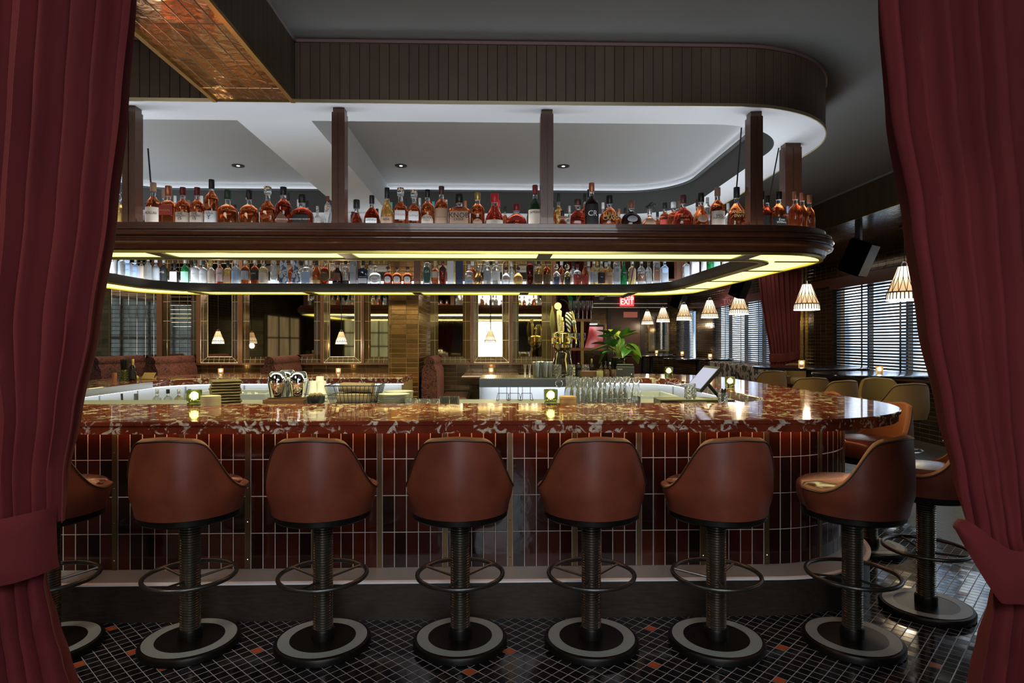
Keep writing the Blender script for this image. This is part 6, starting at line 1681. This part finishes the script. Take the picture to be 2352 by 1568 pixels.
# far picture and picture light
a = atY(1338, 745, YF-.03); b = atY(1388, 806, YF-.03)
t = thing('framed_picture', 'pink and red abstract framed picture left of the far door', 'picture', (0,0,0))
obj('frame', MB().box(a[0], b[0], YF-.06, YF-.002, b[2], a[2]), BLACKM, t, smooth=0)
PK = mat('pink_art_lit', (.5,.15,.15), .6, emit=(.6,.25,.25), es=.35); tc = N(PK,'ShaderNodeTexCoord'); no = N(PK,'ShaderNodeTexNoise', i_Scale=1.6, i_Detail=3.); LK(PK, tc.outputs['Object'], no.inputs['Vector'])  # canvas glow stands in for the picture light falling on it
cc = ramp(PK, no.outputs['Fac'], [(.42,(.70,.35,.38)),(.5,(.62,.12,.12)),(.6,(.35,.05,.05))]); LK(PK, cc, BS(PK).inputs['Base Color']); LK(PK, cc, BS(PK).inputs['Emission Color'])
obj('canvas', MB().box(a[0]+.04, b[0]-.05, YF-.066, YF-.0605, b[2]+.03, a[2]-.08), PK, t, smooth=0)
q = atY(1362, 741, YF-.2)
t = thing('picture_light', 'bright white picture light above the pink picture', 'lamp', (q[0], YF-.2, q[2]))
obj('shade', MB().tube([(-.16,0,0),(.16,0,0)], .05, 12), WHITE_P, t); obj('lamp', MB().box(-.15,.15,-.04,.04,-.058,-.051), emis('picture_glow', (1,.9,.85), 8.), t, smooth=0); obj('arm', MB().tube([(0,.02,.04),(0,.19,.05)], .012, 6), BLACKM, t)
# security camera
q = atY(1381, 684, 21.3)
t = thing('security_camera', 'small white dome camera on the far ceiling edge', 'camera', q)
obj('dome', MB().ball((0,0,0), .10, 14, 10, sz=.8), mat('white_plastic', (.75,.75,.75), .3), t); obj('mount', MB().tube([(.05,.04,.02),(.22,.22,.10)], .03, 8), mat('white_plastic', (.75,.75,.75), .3), t)
# speakers hung under the soffit
for px, py, Y, w, rz, lb in ((1972,592,7.6,.36,38,'large black speaker hung above the nearest blinds'),(1700,660,12.0,.34,38,'black speaker partly hidden behind a woven lamp and gallery edge'),(1560,688,17.5,.40,38,'black speaker hung above the far tables')):
    p = atY(px, py, Y); t = thing('wall_speaker', lb, 'speaker', p, R(rz), 'black hung speakers')
    a = w/2; mb = MB().bbox(-a*.75, a*.75, -a*.7, a*.7, -a*1.15, a*1.15, .02); Mx = Matrix.Rotation(R(24), 4, 'X')
    obj('cabinet', mb.xf(Mx), mat('speaker_black', (.003,.003,.003), 1., spec=.02), t, smooth=0)
    obj('grille', MB().bbox(-a*.68, a*.68, -a*.75, -a*.7-.002, -a*1.08, a*1.08, .004).xf(Mx), BLACKM, t, smooth=0)
    obj('bracket', MB().box(-.035,.035,-.03,.03, a*.9, SOF-p[2]), BLACKM, t, smooth=0)
# patterned banquette under the windows
t = thing('window_banquette', 'patterned grey banquette under the second row of blinds', 'bench', (5.95, 15.2, 0))
obj('seat', MB().bbox(-.35,.2,-2.4,2.6,0,.48,.03), BROWNL, t); obj('backrest', MB().bbox(.08,.28,-2.4,2.6,.485,.93,.04), mat('grey_pattern', (.16,.14,.13), .7), t)
m = mat('grey_pattern'); tc = N(m,'ShaderNodeTexCoord'); wv = N(m,'ShaderNodeTexWave', i_Scale=5., i_Distortion=9.); LK(m, tc.outputs['Object'], wv.inputs['Vector']); LK(m, ramp(m, wv.outputs['Color'], [(.4,(.03,.028,.028)),(.6,(.32,.30,.29))]), BS(m).inputs['Base Color'])
# ================================================================ LIGHT, WORLD, CAMERA
def area(name, loc, rot, sx, sy, e, col):
    L = bpy.data.lights.new(name, 'AREA'); L.shape = 'RECTANGLE'; L.size = sx; L.size_y = sy; L.energy = e; L.color = col
    o = bpy.data.objects.new(name, L); C.objects.link(o); o.location = loc; o.rotation_euler = rot; return o
area('room_fill', (0.2, -1.6, 3.2), (R(38), 0, 0), 4.5, 1.6, 195, (.97, .97, 1))  # unseen fill added behind the camera for curtains, stools and floor
area('near_window_light', (-.15, -3.35, 1.5), (R(90), 0, 0), 1.3, 1.4, 32, (.82, .91, 1))
area('left_wall_fill', (-3.0, 1.0, 3.25), (R(10), R(15), 0), 1.2, 1.2, 70, (1, .85, .7))  # unseen fill added so the left wall shows up in the mirrors
area('booth_fill', (-2.5, 8.9, 3.25), (R(20), 0, 0), 7., .3, 110, (1,.82,.55))  # fill added over the booths to brighten the gold back wall
area('aisle_fill', (5.4, 9.0, 2.93), (0, 0, 0), .4, 9., 14, (1,.93,.85))  # unseen fill added along the window aisle
area('passage_fill', (2.6, 16., 3.25), (R(20), 0, 0), 2.5, 5., 60, (1,.9,.8))  # unseen fill added to lift the burgundy curtain and far room
YL = (1,.91,.42)
area('gallery_front_light', (-.8, 4.07, HC-.012), (0,0,0), 5.6, .26, 60, YL)
area('gallery_side_light', (2.07, 5.6, HC-.012), (0,0,0), .26, 2.4, 24, YL)
area('gallery_back_light', (-.8, 7.22, HC-.012), (0,0,0), 5.4, .24, 45, YL)
w = bpy.data.worlds.new('World'); bpy.context.scene.world = w; w.use_nodes = True
w.node_tree.nodes['Background'].inputs[0].default_value = (.5, .6, .75, 1); w.node_tree.nodes['Background'].inputs[1].default_value = .08
cam = bpy.data.cameras.new('Camera'); co = bpy.data.objects.new('Camera', cam); C.objects.link(co)
cam.sensor_width = 36; cam.sensor_fit = 'HORIZONTAL'; cam.lens = FPX*36/2352
cam.clip_start = .05; cam.clip_end = 100
co.location = (0, 0, EYE); co.rotation_euler = (R(90), 0, -YAW)
sc = bpy.context.scene; sc.camera = co
sc.view_settings.view_transform = 'Standard'; sc.view_settings.look = 'None'; sc.view_settings.exposure = 0.; sc.view_settings.gamma = 1.
cy = sc.cycles
cy.max_bounces = 9; cy.diffuse_bounces = 3; cy.glossy_bounces = 4; cy.transmission_bounces = 7; cy.transparent_max_bounces = 6
cy.caustics_reflective = False; cy.caustics_refractive = False; cy.sample_clamp_indirect = 4.; cy.blur_glossy = .5
cy.use_denoising = True
